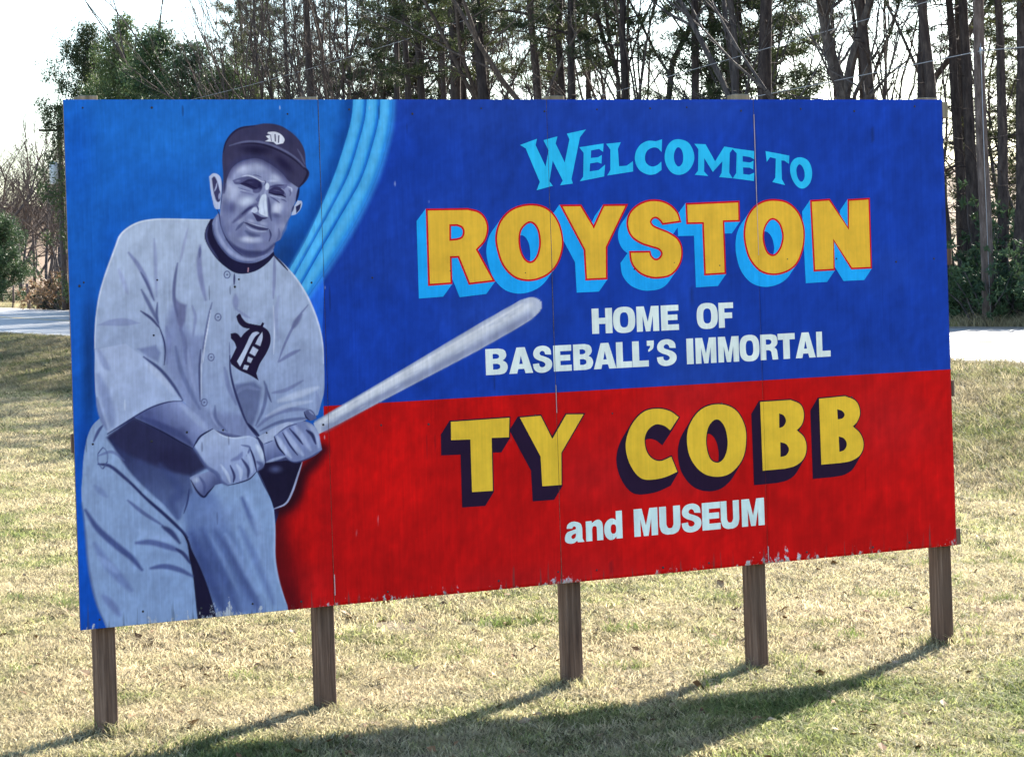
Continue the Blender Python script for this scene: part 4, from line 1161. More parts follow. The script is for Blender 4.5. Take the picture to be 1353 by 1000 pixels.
# bold condensed capitals in a unit box, y up
def ell(cx, cy, rx, ry, n=12, a0=0):
    return [(cx + rx * math.cos(a0 + 2 * math.pi * i / n), cy + ry * math.sin(a0 + 2 * math.pi * i / n), 1) for i in range(n)]
def sup(cx, cy, rx, ry, n=16, e=0.75):
    o = []
    for i in range(n):
        t = 2 * math.pi * i / n
        c_, s_ = math.cos(t), math.sin(t)
        o.append((cx + rx * math.copysign(abs(c_) ** e, c_), cy + ry * math.copysign(abs(s_) ** e, s_), 1))
    return o
GL = {
    'H': [[(0, 0), (.34, 0), (.34, .38), (.66, .38), (.66, 0), (1, 0), (1, 1), (.66, 1), (.66, .62), (.34, .62), (.34, 1), (0, 1)]],
    'O': [sup(.5, .5, .5, .52), sup(.5, .5, .19, .30)],
    'M': [[(0, 0), (.27, 0), (.27, .62), (.40, 0), (.60, 0), (.73, .62), (.73, 0), (1, 0), (1, 1), (.66, 1), (.5, .38), (.34, 1), (0, 1)]],
    'E': [[(0, 0), (1, 0), (1, .23), (.38, .23), (.38, .40), (.93, .40), (.93, .62), (.38, .62), (.38, .77), (1, .77), (1, 1), (0, 1)]],
    'F': [[(0, 0), (.40, 0), (.40, .37), (.92, .37), (.92, .60), (.40, .60), (.40, .77), (1, .77), (1, 1), (0, 1)]],
    'B': [[(0, 0), (.62, 0), (.88, .06, 1), (1, .27, 1), (.93, .45, 1), (.78, .53), (.90, .62, 1), (.95, .75, 1), (.86, .93, 1), (.60, 1), (0, 1)],
          [(.33, .20), (.52, .20), (.64, .245, 1), (.66, .31, 1), (.63, .375, 1), (.52, .42), (.33, .42)], [(.33, .61), (.49, .61), (.60, .645, 1), (.62, .70, 1), (.59, .76, 1), (.49, .80), (.33, .80)]],
    'A': [[(0, 0), (.33, 0), (.38, .17), (.63, .17), (.68, 0), (1, 0), (.68, 1), (.33, 1)], [(.43, .36), (.58, .36), (.505, .68)]],
    'S': [[(.97, .66), (.93, .86, 1), (.76, .98, 1), (.50, 1.02, 1), (.20, .96, 1), (.04, .78, 1), (.07, .60, 1), (.26, .48, 1), (.50, .41, 1), (.63, .34, 1), (.64, .25, 1), (.50, .19, 1), (.36, .23, 1), (.32, .35), (0, .33), (.06, .13, 1), (.24, .01, 1), (.50, -.02, 1), (.80, .04, 1), (.98, .20, 1), (.98, .40, 1), (.84, .52, 1), (.58, .61, 1), (.40, .67, 1), (.37, .75, 1), (.48, .82, 1), (.60, .79, 1), (.66, .68)]],
    'L': [[(0, 0), (1, 0), (1, .24), (.42, .24), (.42, 1), (0, 1)]],
    'I': [[(0, 0), (1, 0), (1, 1), (0, 1)]],
    'R': [[(0, 0), (.33, 0), (.33, .38), (.48, .38), (.60, .33, 1), (.64, .20, 1), (.68, 0), (1, 0), (.97, .22, 1), (.92, .40, 1), (.80, .47), (.95, .58, 1), (.98, .74, 1), (.90, .93, 1), (.64, 1), (0, 1)],
          [(.33, .60), (.52, .60), (.62, .645, 1), (.64, .70, 1), (.61, .76, 1), (.52, .80), (.33, .80)]],
    'T': [[(.31, 0), (.69, 0), (.69, .76), (1, .76), (1, 1), (0, 1), (0, .76), (.31, .76)]],
    'U': [[(0, 1), (0, .30), (.10, .08, 1), (.32, -.015, 1), (.5, -.02, 1), (.68, -.015, 1), (.90, .08, 1), (1, .30), (1, 1), (.67, 1), (.67, .34), (.60, .225, 1), (.5, .20, 1), (.40, .225, 1), (.33, .34), (.33, 1)]],
    "'": [[(.05, 1), (.95, 1), (.95, .86), (.80, .68, 1), (.25, .56), (.20, .64), (.42, .72, 1), (.48, .80), (.05, .80)]],
    'a': [[(.10, .52), (.16, .66, 1), (.34, .745, 1), (.58, .745, 1), (.82, .66, 1), (.90, .50), (.90, .12), (1, 0), (.66, 0), (.62, .06), (.46, -.015, 1), (.22, -.015, 1), (.03, .06, 1), (.01, .24, 1), (.12, .38, 1), (.36, .44, 1), (.58, .48), (.56, .56, 1), (.46, .58, 1), (.39, .51)],
          [(.57, .33), (.40, .285, 1), (.33, .21, 1), (.40, .14, 1), (.52, .17, 1), (.57, .25)]],
    'n': [[(0, 0), (.36, 0), (.36, .42), (.42, .51, 1), (.53, .53, 1), (.62, .49, 1), (.64, .40), (.64, 0), (1, 0), (1, .46), (.95, .64, 1), (.80, .735, 1), (.60, .735, 1), (.36, .64), (.35, .72), (0, .72)]],
    'd': [[(.66, 0), (1, 0), (1, 1), (.66, 1), (.66, .67), (.52, .735, 1), (.32, .735, 1), (.08, .60, 1), (0, .36, 1), (.07, .12, 1), (.28, -.015, 1), (.50, -.01, 1), (.66, .08)], sup(.51, .36, .15, .17, 12)],
}
def text_line(spec, top, bot, mat):
    """spec: (character, left, right) in photo pixels; top/bottom lines (x0, y0, x1, y1)"""
    def ly(l_, x): return l_[1] + (x - l_[0]) * (l_[3] - l_[1]) / (l_[2] - l_[0])
    for ch, xl, xr in spec:
        loops = []
        for lp in GL[ch]:
            o = []
            for q in lp:
                x = xl + (xr - xl) * q[0]
                y0, y1 = ly(bot, x), ly(top, x)
                y = y0 + (y1 - y0) * q[1]
                o.append((x - 0.033 * (y0 - y1) * (q[1] - 0.5), y) + tuple(q[2:]))
            loops.append(o)
        letter(loops, mat)
def zx(o, s, L): return [(c_, o + a / s, o + b / s) for c_, a, b in L]
text_line(zx(630, 5.011, [('H', 761, 896), ('O', 901, 1048), ('M', 1057, 1205), ('E', 1219, 1336)]) + zx(850, 5.011, [('O', 353, 492), ('F', 498, 595)]),
          (781.7, 408, 969, 399.4), (781.7, 441.3, 957.8, 432.9), M_WHT)
text_line(zx(630, 5.011, [('B', 58, 203), ('A', 212, 370), ('S', 370, 497), ('E', 507, 626), ('B', 638, 768), ('A', 772, 921), ('L', 922, 1027), ('L', 1029, 1136), ("'", 1124, 1176), ('S', 1190, 1321)])
          + zx(850, 5.011, [('I', 286, 331), ('M', 345, 482), ('M', 495, 632), ('O', 637, 768), ('R', 775, 892), ('T', 892, 1005), ('A', 1008, 1140), ('L', 1147, 1239)]),
          (641.4, 461.4, 1082.5, 438.3), (641.4, 495.8, 1089.5, 471.4), M_WHT)
text_line(zx(730, 4.51, [('a', 72, 188), ('n', 198, 300), ('d', 307, 415), ('M', 485, 626), ('U', 636, 761), ('S', 768, 886), ('E', 891, 1000), ('U', 1002, 1112), ('M', 1127, 1262)]),
          (837.1, 672.8, 1009, 657.3), (838, 709.2, 1009.8, 693.2), M_WHT2)

# ------------------------------------------------------------------ posts and rails
w = NM('weathered_timber', 0.85, 0.15)
_v = w.coord((34, 34, 1.3))
g1 = w.noise(_v, 1.0, 6, 0.7)
_v2 = w.coord((1, 1, 1)); g2 = w.noise(_v2, 3.0, 4)
cc = w.ramp(g1, [(0.30, (0.030, 0.017, 0.013)), (0.5, (0.115, 0.067, 0.047)), (0.70, (0.26, 0.17, 0.125))])
cc = w.mix(w.ramp(g2, [(0.4, (0, 0, 0)), (0.7, (0.5, 0.5, 0.5))]), cc, (0.12, 0.082, 0.06))
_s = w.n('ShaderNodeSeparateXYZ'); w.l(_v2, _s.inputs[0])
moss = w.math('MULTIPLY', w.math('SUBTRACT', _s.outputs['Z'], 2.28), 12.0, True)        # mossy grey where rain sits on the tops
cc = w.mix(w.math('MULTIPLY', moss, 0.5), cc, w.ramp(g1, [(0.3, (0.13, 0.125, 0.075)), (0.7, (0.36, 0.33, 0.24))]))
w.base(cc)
w.bump(g1, 0.7, 0.006)
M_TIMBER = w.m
POFF = TH + 0.040            # posts stand behind the rails
PEDGE = [((127.5, 152), 833, 963), ((419, 441.5), 806, 945), ((747, 767), 775, 906), ((990, 1013.5), 750, 879), ((1239, 1256), 722, 850)]
POST_BASE = []
for (xa, xb), ytop, ybase in PEDGE:
    u0, _ = px_to_sign(xa, ytop + 6, POFF); u1, _ = px_to_sign(xb, ytop + 6, POFF)
    um = (u0 + u1) / 2
    _, zb = px_to_sign((xa + xb) / 2 + 2, ybase, POFF)
    POST_BASE.append((um, zb))
    top = SH + 0.022 + random.uniform(-0.008, 0.012)
    me = box_me('post', um - 0.045, um + 0.045, POFF, POFF + 0.09, zb - 0.45, top, 0.004, 0.002)
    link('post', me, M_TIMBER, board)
print('POST_BASE', [(round(a, 3), round(b + SZ0, 3)) for a, b in POST_BASE])
for zt, ext in ((0.012, 0.050), (0.817, 0.042), (1.538, 0.034), (2.352, 0.042)):
    me = box_me('rail', -0.004 if zt == 1.538 else 0.03, SW + ext, TH + 0.004, TH + 0.042, SH - zt - 0.088, SH - zt, 0.003, 0.001)
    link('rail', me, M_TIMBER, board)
# nail and screw heads: tiny dark discs set in rows where the rails and posts run
nh = Geo()
NV = []; NF = []
def nail(u, z):
    i = int(np.clip(np.searchsorted(SEAMS, u) - 1, 0, 3))
    y = float(board_y(np.array(u), np.array(z), i)) - 0.0036
    b = len(NV)
    r_ = random.uniform(0.0045, 0.0065)
    NV.append((u, y - 0.0012, z))
    for k in range(8):
        t = 2 * math.pi * k / 8
        NV.append((u + r_ * math.cos(t), y + 0.002, z + r_ * math.sin(t)))
    for k in range(8):
        NF.append((b, b + 1 + k, b + 1 + (k + 1) % 8))
for zt in (0.05, 0.86, 1.58, 2.395):
    u = 0.08
    while u < SW:
        if random.random() < 0.85: nail(u + random.uniform(-0.02, 0.02), SH - zt + random.uniform(-0.02, 0.02))
        u += random.uniform(0.22, 0.42)
for x, y in ((247, 571), (105, 378), (310, 379), (203, 443)):
    nail(*px_to_sign(x, y))
mn = NM('dark_nail', 0.5, 0.4); mn.base((0.02, 0.018, 0.025))
tag(link('nail_heads', mesh_from('nail_heads', NV, NF), mn.m, board), None, kind='stuff')
# thin pale splinters where the sheets meet
for si, z0, z1, off, wd in ((3, 1.62, 2.36, -0.0005, 0.0022), (2, 0.86, 1.0, 0.001, 0.0012), (3, 0.02, 0.09, 0.001, 0.0016), (1, 0.05, 0.15, 0.004, 0.003)):
    u = SEAMS[si] + off
    me = box_me('seam_filler', u - wd / 2, u + wd / 2, -0.0040, 0.004, z0, z1)
    link('seam_filler', me, M_SPL if 'M_SPL' in globals() else globals().setdefault('M_SPL', pl((170, 164, 180), 'bare_wood_sliver')), board)

# ------------------------------------------------------------------ lawn: instanced tufts of short dry grass
def tuft_mesh(name, n, hmin, hmax, lean, width, spread):
    V = []; F = []
    for k in range(n):
        a = random.uniform(0, 2 * math.pi); r_ = spread * math.sqrt(random.random())
        bx, by = r_ * math.cos(a), r_ * math.sin(a)
        h = random.uniform(hmin, hmax)
        d = random.uniform(0, 2 * math.pi); ln_ = random.uniform(*lean)
        lx, ly_ = math.cos(d) * ln_ * h, math.sin(d) * ln_ * h
        t = random.uniform(0, math.pi); wx, wy = math.cos(t) * width / 2, math.sin(t) * width / 2
        b = len(V)
        V += [(bx - wx, by - wy, -0.01), (bx + wx, by + wy, -0.01),
              (bx + lx * .45 - wx * .8, by + ly_ * .45 - wy * .8, h * .62), (bx + lx * .45 + wx * .8, by + ly_ * .45 + wy * .8, h * .62),
              (bx + lx * 1.1, by + ly_ * 1.1, h * random.uniform(.75, 1.0))]
        F += [(b, b + 1, b + 3, b + 2), (b + 2, b + 3, b + 4)]
    return mesh_from(name, V, F)

gm = NM('dry_grass', 0.7, 0.15)
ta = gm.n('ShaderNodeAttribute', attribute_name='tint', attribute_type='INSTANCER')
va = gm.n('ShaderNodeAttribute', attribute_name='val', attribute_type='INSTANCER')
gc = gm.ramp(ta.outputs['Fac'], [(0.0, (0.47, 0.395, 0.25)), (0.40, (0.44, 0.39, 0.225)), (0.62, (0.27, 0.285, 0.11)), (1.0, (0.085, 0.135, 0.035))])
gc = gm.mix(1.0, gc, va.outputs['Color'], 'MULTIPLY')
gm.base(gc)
tr = gm.n('ShaderNodeBsdfTranslucent'); gm.l(gc, tr.inputs[0])
mx = gm.n('ShaderNodeMixShader'); mx.inputs[0].default_value = 0.45
out = gm.t.nodes['Material Output']
gm.l(gm.b.outputs[0], mx.inputs[1]); gm.l(tr.outputs[0], mx.inputs[2]); gm.l(mx.outputs[0], out.inputs[0])
M_GRASS = gm.m

tcol = bpy.data.collections.new('grass_tufts')
for k in range(6):
    me = tuft_mesh('tuft', 15, 0.016, 0.048, (0.4, 2.2), 0.0050, 0.055)
    me.materials.append(M_GRASS)
    tcol.objects.link(bpy.data.objects.new('grass_tuft', me))
wcol = bpy.data.collections.new('weed_tufts')
for k in range(5):
    me = tuft_mesh('weed', 22, 0.05, 0.16, (0.2, 1.3), 0.008, 0.10)
    me.materials.append(M_GRASS)
    wcol.objects.link(bpy.data.objects.new('weed_tuft', me))

def scatter_group(coll):
    ng = bpy.data.node_groups.new('scatter_' + coll.name, 'GeometryNodeTree')
    ng.interface.new_socket('Geometry', in_out='INPUT', socket_type='NodeSocketGeometry')
    ng.interface.new_socket('Geometry', in_out='OUTPUT', socket_type='NodeSocketGeometry')
    N = ng.nodes; Lk = ng.links
    gi, go = N.new('NodeGroupInput'), N.new('NodeGroupOutput')
    ci = N.new('GeometryNodeCollectionInfo')
    ci.inputs['Collection'].default_value = coll
    ci.inputs['Separate Children'].default_value = True
    ci.inputs['Reset Children'].default_value = True
    ip = N.new('GeometryNodeInstanceOnPoints')
    ip.inputs['Pick Instance'].default_value = True
    def named(name, typ):
        a = N.new('GeometryNodeInputNamedAttribute'); a.data_type = typ
        a.inputs['Name'].default_value = name
        return a.outputs['Attribute']
    Lk.new(gi.outputs[0], ip.inputs['Points'])
    Lk.new(ci.outputs[0], ip.inputs['Instance'])
    Lk.new(named('pick', 'INT'), ip.inputs['Instance Index'])
    Lk.new(named('scl', 'FLOAT'), ip.inputs['Scale'])
    cb = N.new('ShaderNodeCombineXYZ')
    Lk.new(named('rot', 'FLOAT'), cb.inputs['Z'])
    Lk.new(cb.outputs[0], ip.inputs['Rotation'])
    Lk.new(ip.outputs[0], go.inputs[0])
    return ng

def scatter(name, coll, pts, tint, scl, label, val=None):
    me = bpy.data.meshes.new(name)
    n = len(pts)
    me.vertices.add(n); me.vertices.foreach_set('co', pts.astype(np.float32).ravel())
    def fa(nm, typ, arr):
        a = me.attributes.new(nm, typ, 'POINT'); a.data.foreach_set('value', arr)
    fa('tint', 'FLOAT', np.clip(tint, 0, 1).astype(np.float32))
    if val is None: val = np.where(rng.random(n) < 0.16, rng.uniform(0.12, 0.4, n), rng.uniform(0.5, 1.35, n))
    fa('val', 'FLOAT', val.astype(np.float32))
    fa('rot', 'FLOAT', rng.uniform(0, 6.28, n).astype(np.float32))
    fa('scl', 'FLOAT', scl.astype(np.float32))
    fa('pick', 'INT', rng.integers(0, len(coll.objects), n).astype(np.int32))
    me.update()
    o = link(name, me)
    md = o.modifiers.new('scatter', 'NODES'); md.node_group = scatter_group(coll)
    tag(o, label, 'grass', kind='stuff')
    return o

def band(y0, y1, dens, side):
    wid = 0.232 * y1 + side
    n = int((y1 - y0) * 2 * wid * dens)
    x = rng.uniform(-wid, wid, n); y = rng.uniform(y0, y1, n)
    k = np.abs(x) < 0.232 * y + side
    return np.stack([x[k], y[k]], 1)
Q = np.vstack([band(8.0, 12.5, 950, 2.6), band(12.5, 17, 560, 3.0), band(17, 26, 280, 3.5), band(26, 48, 120, 4.0), band(48, 72, 60, 3.0)])
sq = road_s(Q[:, 0], Q[:, 1])
Q = Q[sq < -0.15]; sq = sq[sq < -0.15]
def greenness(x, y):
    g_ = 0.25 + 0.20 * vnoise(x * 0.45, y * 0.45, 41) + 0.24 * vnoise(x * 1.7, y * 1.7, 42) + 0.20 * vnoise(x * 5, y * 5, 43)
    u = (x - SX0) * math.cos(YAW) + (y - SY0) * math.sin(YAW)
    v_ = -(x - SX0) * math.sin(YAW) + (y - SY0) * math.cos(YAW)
    g_ += 0.36 * smooth(0.0, -1.0, v_) * smooth(-3.5, 1.5, u)        # greener before the board; the darker tint also paints its cast shadow deeper
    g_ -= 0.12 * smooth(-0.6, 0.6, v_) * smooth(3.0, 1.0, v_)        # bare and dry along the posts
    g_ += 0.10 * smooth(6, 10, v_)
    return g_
bare = smooth(0.45, 0.8, vnoise(Q[:, 0] * 0.7 + 3, Q[:, 1] * 0.7, 45) * 0.6 + vnoise(Q[:, 0] * 2.3, Q[:, 1] * 2.3, 46) * 0.5)
keep_ = rng.random(len(Q)) > 0.75 * bare
Q = Q[keep_]; sq = sq[keep_]
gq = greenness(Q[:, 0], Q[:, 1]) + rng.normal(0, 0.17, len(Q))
zq = ground_z(Q[:, 0], Q[:, 1])
sc = np.interp(Q[:, 1], [9, 16, 30, 60], [1.0, 1.15, 1.9, 2.6]) * rng.uniform(0.65, 1.3, len(Q))
bank = smooth(-7.5, -5.5, sq)
lawn_pts = np.stack([Q[:, 0], Q[:, 1], zq], 1)
lv = np.where(rng.random(len(Q)) < 0.16, rng.uniform(0.12, 0.4, len(Q)), rng.uniform(0.5, 1.35, len(Q))) * (1 - 0.35 * bank)
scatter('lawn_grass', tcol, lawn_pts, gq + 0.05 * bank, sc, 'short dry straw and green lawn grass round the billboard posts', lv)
# weedy bank below the road and along its far side
kb = (bank > 0.05) & (rng.random(len(Q)) < 0.8 * bank * (0.6 + 0.5 * vnoise(Q[:, 0] * 0.9, Q[:, 1] * 0.9, 55)))
wg = 0.34 + 0.42 * vnoise(Q[kb, 0] * 0.8, Q[kb, 1] * 0.8, 51) + rng.normal(0, 0.2, kb.sum())
scatter('bank_weeds', wcol, lawn_pts[kb], wg, rng.uniform(0.6, 1.3, kb.sum()), 'rough weedy grass on the bank below the road', rng.uniform(0.2, 0.75, kb.sum()))
ti = rng.integers(0, len(NEAR) - 1, 26000); tt = rng.random(26000)[:, None]
pf = FAR[ti] * (1 - tt) + FAR[ti + 1] * tt + NRM[ti] * (0.55 + rng.exponential(1.5, 26000))[:, None]
k = (pf[:, 1] > 20) & (pf[:, 1] < 190) & (np.abs(pf[:, 0]) < 0.27 * pf[:, 1] + 3)
pf = pf[k]
scatter('verge_grass', wcol, np.column_stack([pf, ground_z(pf[:, 0], pf[:, 1])]), 0.25 + 0.4 * vnoise(pf[:, 0] * .3, pf[:, 1] * .3, 52) + rng.normal(0, .2, len(pf)), rng.uniform(1.0, 2.6, len(pf)), 'tall dry verge grass along the far side of the road', rng.uniform(0.5, 1.0, len(pf)))

# longer untrimmed grass round the post feet, loose weeds, fallen leaves
wp = []; wt = []
for um, zb in POST_BASE:
    for k in range(34):
        a = random.uniform(0, 6.28); r_ = random.uniform(0.05, 0.20)
        lx, ly_ = um + math.cos(a) * r_, POFF + 0.045 + math.sin(a) * r_
        X = SX0 + lx * math.cos(YAW) - ly_ * math.sin(YAW); Y = SY0 + lx * math.sin(YAW) + ly_ * math.cos(YAW)
        wp.append((X, Y)); wt.append(random.uniform(0.05, 0.75))
for k in range(170):
    Y = random.uniform(9, 24); X = random.uniform(-0.24, 0.24) * Y
    n = random.randint(2, 7)
    for j in range(n):
        wp.append((X + random.gauss(0, 0.06), Y + random.gauss(0, 0.06))); wt.append(random.uniform(0.65, 1.0))
wp = np.array(wp); wt = np.array(wt)
scatter('loose_weeds', wcol, np.column_stack([wp, ground_z(wp[:, 0], wp[:, 1])]), wt, rng.uniform(0.35, 0.75, len(wp)), 'untrimmed tufts round the post feet and green weeds in the lawn', rng.uniform(0.5, 1.05, len(wp)))
LV = []; LF = []
for k in range(1500):
    Y = random.uniform(8.8, 26); X = random.uniform(-0.25, 0.25) * Y
    z = gz(X, Y) + random.uniform(0.012, 0.035)
    a = random.uniform(0, 6.28); L = random.uniform(0.018, 0.042); w_ = L * random.uniform(0.4, 0.7)
    u_ = Vector((math.cos(a), math.sin(a), random.gauss(0, 0.35))) * L; v_ = Vector((-math.sin(a), math.cos(a), random.gauss(0, 0.35))) * w_
    p = Vector((X, Y, z)); b = len(LV)
    LV += [p - u_, p - u_ * 0.2 - v_ + Vector((0, 0, 0.006)), p + u_, p - u_ * 0.2 + v_ + Vector((0, 0, 0.006))]
    LF += [(b, b + 1, b + 2), (b, b + 2, b + 3)]
fl = NM('fallen_leaf', 0.8, 0.1)
fl.base(fl.ramp(fl.noise(fl.coord(), 9.0, 2), [(0.3, (0.07, 0.035, 0.02)), (0.5, (0.22, 0.12, 0.06)), (0.7, (0.46, 0.36, 0.24))]))
tag(link('fallen_leaves', mesh_from('fallen_leaves', LV, LF), fl.m), 'brown fallen leaves scattered over the lawn', 'leaves', kind='stuff')

# ------------------------------------------------------------------ trees
def bark(name, c0, c1, c2, sc=9):
    b = NM(name, 0.9, 0.1)
    n = b.noise(b.coord((sc, sc, sc * 0.22)), 1.0, 5, 0.7)
    oi = b.n('ShaderNodeObjectInfo')
    c = b.ramp(n, [(0.3, c0), (0.5, c1), (0.72, c2)])
    b.base(b.mix(1.0, c, b.ramp(oi.outputs['Random'], [(0, (0.7, 0.7, 0.72)), (1, (1.25, 1.2, 1.15))]), 'MULTIPLY'))
    b.bump(n, 0.8, 0.03)
    return b.m
def leafy(name, stops, trans=0.25):
    b = NM(name, 0.6, 0.2)
    oi = b.n('ShaderNodeObjectInfo')
    n = b.noise(b.coord(), 1.3, 4, 0.65)
    f = b.math('ADD', b.math('MULTIPLY', n, 0.75), b.math('MULTIPLY', oi.outputs['Random'], 0.3))
    c = b.ramp(f, stops)
    b.base(c)
    t = b.n('ShaderNodeBsdfTranslucent'); b.l(c, t.inputs[0])
    m_ = b.n('ShaderNodeMixShader'); m_.inputs[0].default_value = trans
    b.l(b.b.outputs[0], m_.inputs[1]); b.l(t.outputs[0], m_.inputs[2]); b.l(m_.outputs[0], b.t.nodes['Material Output'].inputs[0])
    return b.m
M_PBARK = bark('pine_bark', (0.02, 0.016, 0.018), (0.05, 0.04, 0.038), (0.10, 0.08, 0.072))
M_DBARK = bark('grey_bark', (0.03, 0.027, 0.03), (0.07, 0.062, 0.062), (0.14, 0.125, 0.118))
M_TWIG = bark('twig_bark', (0.035, 0.029, 0.028), (0.08, 0.064, 0.057), (0.155, 0.125, 0.108))
M_NEEDLE = leafy('pine_needles', [(0.25, (0.018, 0.032, 0.016)), (0.55, (0.048, 0.062, 0.024)), (0.88, (0.125, 0.125, 0.042))])
M_CEDAR = leafy('cedar_leaves', [(0.25, (0.018, 0.042, 0.028)), (0.55, (0.05, 0.085, 0.035)), (0.9, (0.13, 0.15, 0.045))])
M_BUSH = leafy('shrub_leaves', [(0.25, (0.02, 0.04, 0.025)), (0.6, (0.055, 0.09, 0.04)), (0.9, (0.12, 0.15, 0.06))])
M_RUST = leafy('dry_leaves', [(0.25, (0.10, 0.055, 0.03)), (0.6, (0.22, 0.14, 0.08)), (0.9, (0.36, 0.27, 0.16))])

def sprays(cen, n, length, width, up=0.25, flat=1.0, seed=0, jit=0.25):
    """n thin pointed leaf faces round every centre"""
    r_ = np.random.default_rng(seed)
    cen = np.repeat(np.asarray(cen, float), n, 0)
    N = len(cen)
    d = r_.normal(0, 1, (N, 3)); d[:, 2] *= flat; d[:, 2] += up
    d /= np.linalg.norm(d, axis=1)[:, None]
    s_ = r_.normal(0, 1, (N, 3)); s_ -= (s_ * d).sum(1)[:, None] * d
    s_ /= np.linalg.norm(s_, axis=1)[:, None]
    L = length * r_.uniform(0.6, 1.25, N)[:, None]
    w_ = width * r_.uniform(0.7, 1.3, N)[:, None]
    c0 = cen + r_.normal(0, length * jit, (N, 3))
    V = np.stack([c0 - s_ * w_ * 0.5, c0 + s_ * w_ * 0.5, c0 + d * L], 1).reshape(-1, 3)
    return V, np.arange(len(V)).reshape(-1, 3)

def wob(p0, p1, n, amp, rd):
    p0, p1 = Vector(p0), Vector(p1)
    L = (p1 - p0).length
    return [p0.lerp(p1, i / n) + (Vector((rd.gauss(0, 1), rd.gauss(0, 1), rd.gauss(0, 0.5))) * amp * L * (0 if i in (0,) else 1)) for i in range(n + 1)]

def pine_proto(seed, h=18.0, start=0.42, r0=0.19, blen=2.6, nb=46, cl=21, low=0):
    rd = random.Random(seed)
    T = Geo(); B = Geo(); cen = []
    n = 12
    bend = (rd.gauss(0, 0.25), rd.gauss(0, 0.25))
    tp = [Vector((bend[0] * math.sin(i / n * 3.0) + rd.gauss(0, 0.03), bend[1] * math.sin(i / n * 2.3) + rd.gauss(0, 0.03), h * i / n - (0.4 if i == 0 else 0))) for i in range(n + 1)]
    tr_ = [r0 * (1.25 if i == 0 else 1.0) * (1 - 0.86 * (i / n) ** 1.15) + 0.012 for i in range(n + 1)]
    T.tube(tp, tr_, 9)
    def on(z):
        t = max(0, min(0.999, z / h)) * n
        i = int(t)
        return tp[i].lerp(tp[i + 1], t - i), tr_[i] * (1 - t + i) + tr_[i + 1] * (t - i)
    for k in range(16):                                   # dead stubs below the crown
        z = h * rd.uniform(0.12, start + 0.08)
        p, r_ = on(z)
        a = rd.uniform(0, 6.28); L = rd.uniform(0.3, 1.5)
        q = p + Vector((math.cos(a) * L, math.sin(a) * L, rd.uniform(-0.25, 0.35) * L))
        B.tube(wob(p, q, 3, 0.06, rd), [0.022, 0.016, 0.010, 0.004], 4, False)
    for k in range(nb):
        f = (k + rd.random()) / nb
        z = h * (start + (0.985 - start) * f)
        p, r_ = on(z)
        L = blen * (1.0 - 0.72 * f ** 1.3) * rd.uniform(0.55, 1.15)
        a = k * 2.39996 + rd.uniform(-0.5, 0.5)
        e = rd.uniform(-0.10, 0.35) + 0.35 * f
        q = p + Vector((math.cos(a), math.sin(a), e)) * L
        pts = wob(p, q, 4, 0.045, rd)
        B.tube(pts, [max(0.012, 0.045 * L / 2.6), 0.024, 0.017, 0.011, 0.005], 4, False)
        for m_ in range(int(3 + L * 2.0)):
            t = rd.uniform(0.32, 1.0) * 3.999
            i = int(t); bp = pts[i].lerp(pts[i + 1], t - i)
            aa = a + rd.choice((-1, 1)) * rd.uniform(0.3, 1.2)
            l2 = rd.uniform(0.25, 0.75)
            tip = bp + Vector((math.cos(aa), math.sin(aa), rd.uniform(-0.1, 0.5))) * l2
            B.tube([bp, tip], [0.008, 0.004], 3, False)
            cen += [tip, bp.lerp(tip, 0.55)]
    V, F = sprays([tuple(c) for c in cen], cl, 0.27, 0.030, 0.35, 0.8, seed)
    return [('trunk', T.mesh('pine_trunk'), M_PBARK), ('branches', B.mesh('pine_branches'), M_PBARK), ('crown', mesh_from('pine_crown', V, F), M_NEEDLE)]

def bare_proto(seed, h=15.0, r0=0.15, fork=0.35, depth=5, spread=0.5, mat=None, twig=None, sides=7, clear=0.25):
    rd = random.Random(seed)
    T = Geo(); B = Geo()
    def grow_(p, d, L, r_, lev):
        n = 4 if lev < 3 else 2
        pts = [p]; dd = d.copy()
        for i in range(n):
            dd = (dd + Vector((rd.gauss(0, 0.10), rd.gauss(0, 0.10), rd.gauss(0, 0.05) + 0.04))).normalized()
            pts.append(pts[-1] + dd * L / n)
        e = r_ * (0.62 if lev < depth else 0.3)
        G = T if lev == 0 else B
        G.tube(pts, [r_ + (e - r_) * i / n for i in range(n + 1)], max(3, sides - lev), False)
        if lev >= depth: return
        kids = rd.choice((2, 3, 3)) if lev else rd.choice((2, 3))
        for k in range(kids):                       # at the tip
            ax_ = Vector((rd.gauss(0, 1), rd.gauss(0, 1), rd.gauss(0, 0.4)))
            nd = (dd + ax_.normalized() * spread * rd.uniform(0.5, 1.2)).normalized()
            grow_(pts[-1], nd, L * rd.uniform(0.55, 0.8), e * rd.uniform(0.65, 0.92), lev + 1)
        side = rd.choice((2, 3, 4)) if lev < 3 else rd.choice((1, 2))
        for k in range(side):                       # along it
            t = rd.uniform(clear if lev == 0 else 0.25, 0.95) * n * 0.999
            i = int(t); bp = pts[i].lerp(pts[i + 1], t - i)
            ax_ = Vector((rd.gauss(0, 1), rd.gauss(0, 1), rd.gauss(0, 0.25) + 0.15)).normalized()
            grow_(bp, (dd * 0.55 + ax_).normalized(), L * rd.uniform(0.35, 0.6), r_ * rd.uniform(0.25, 0.42), min(lev + 2, depth))
    grow_(Vector((0, 0, -0.3)), Vector((rd.gauss(0, 0.04), rd.gauss(0, 0.04), 1)).normalized(), h * fork, r0, 0)
    return [('trunk', T.mesh('bare_trunk'), mat or M_DBARK), ('crown', B.mesh('bare_crown', False), twig or M_TWIG)]

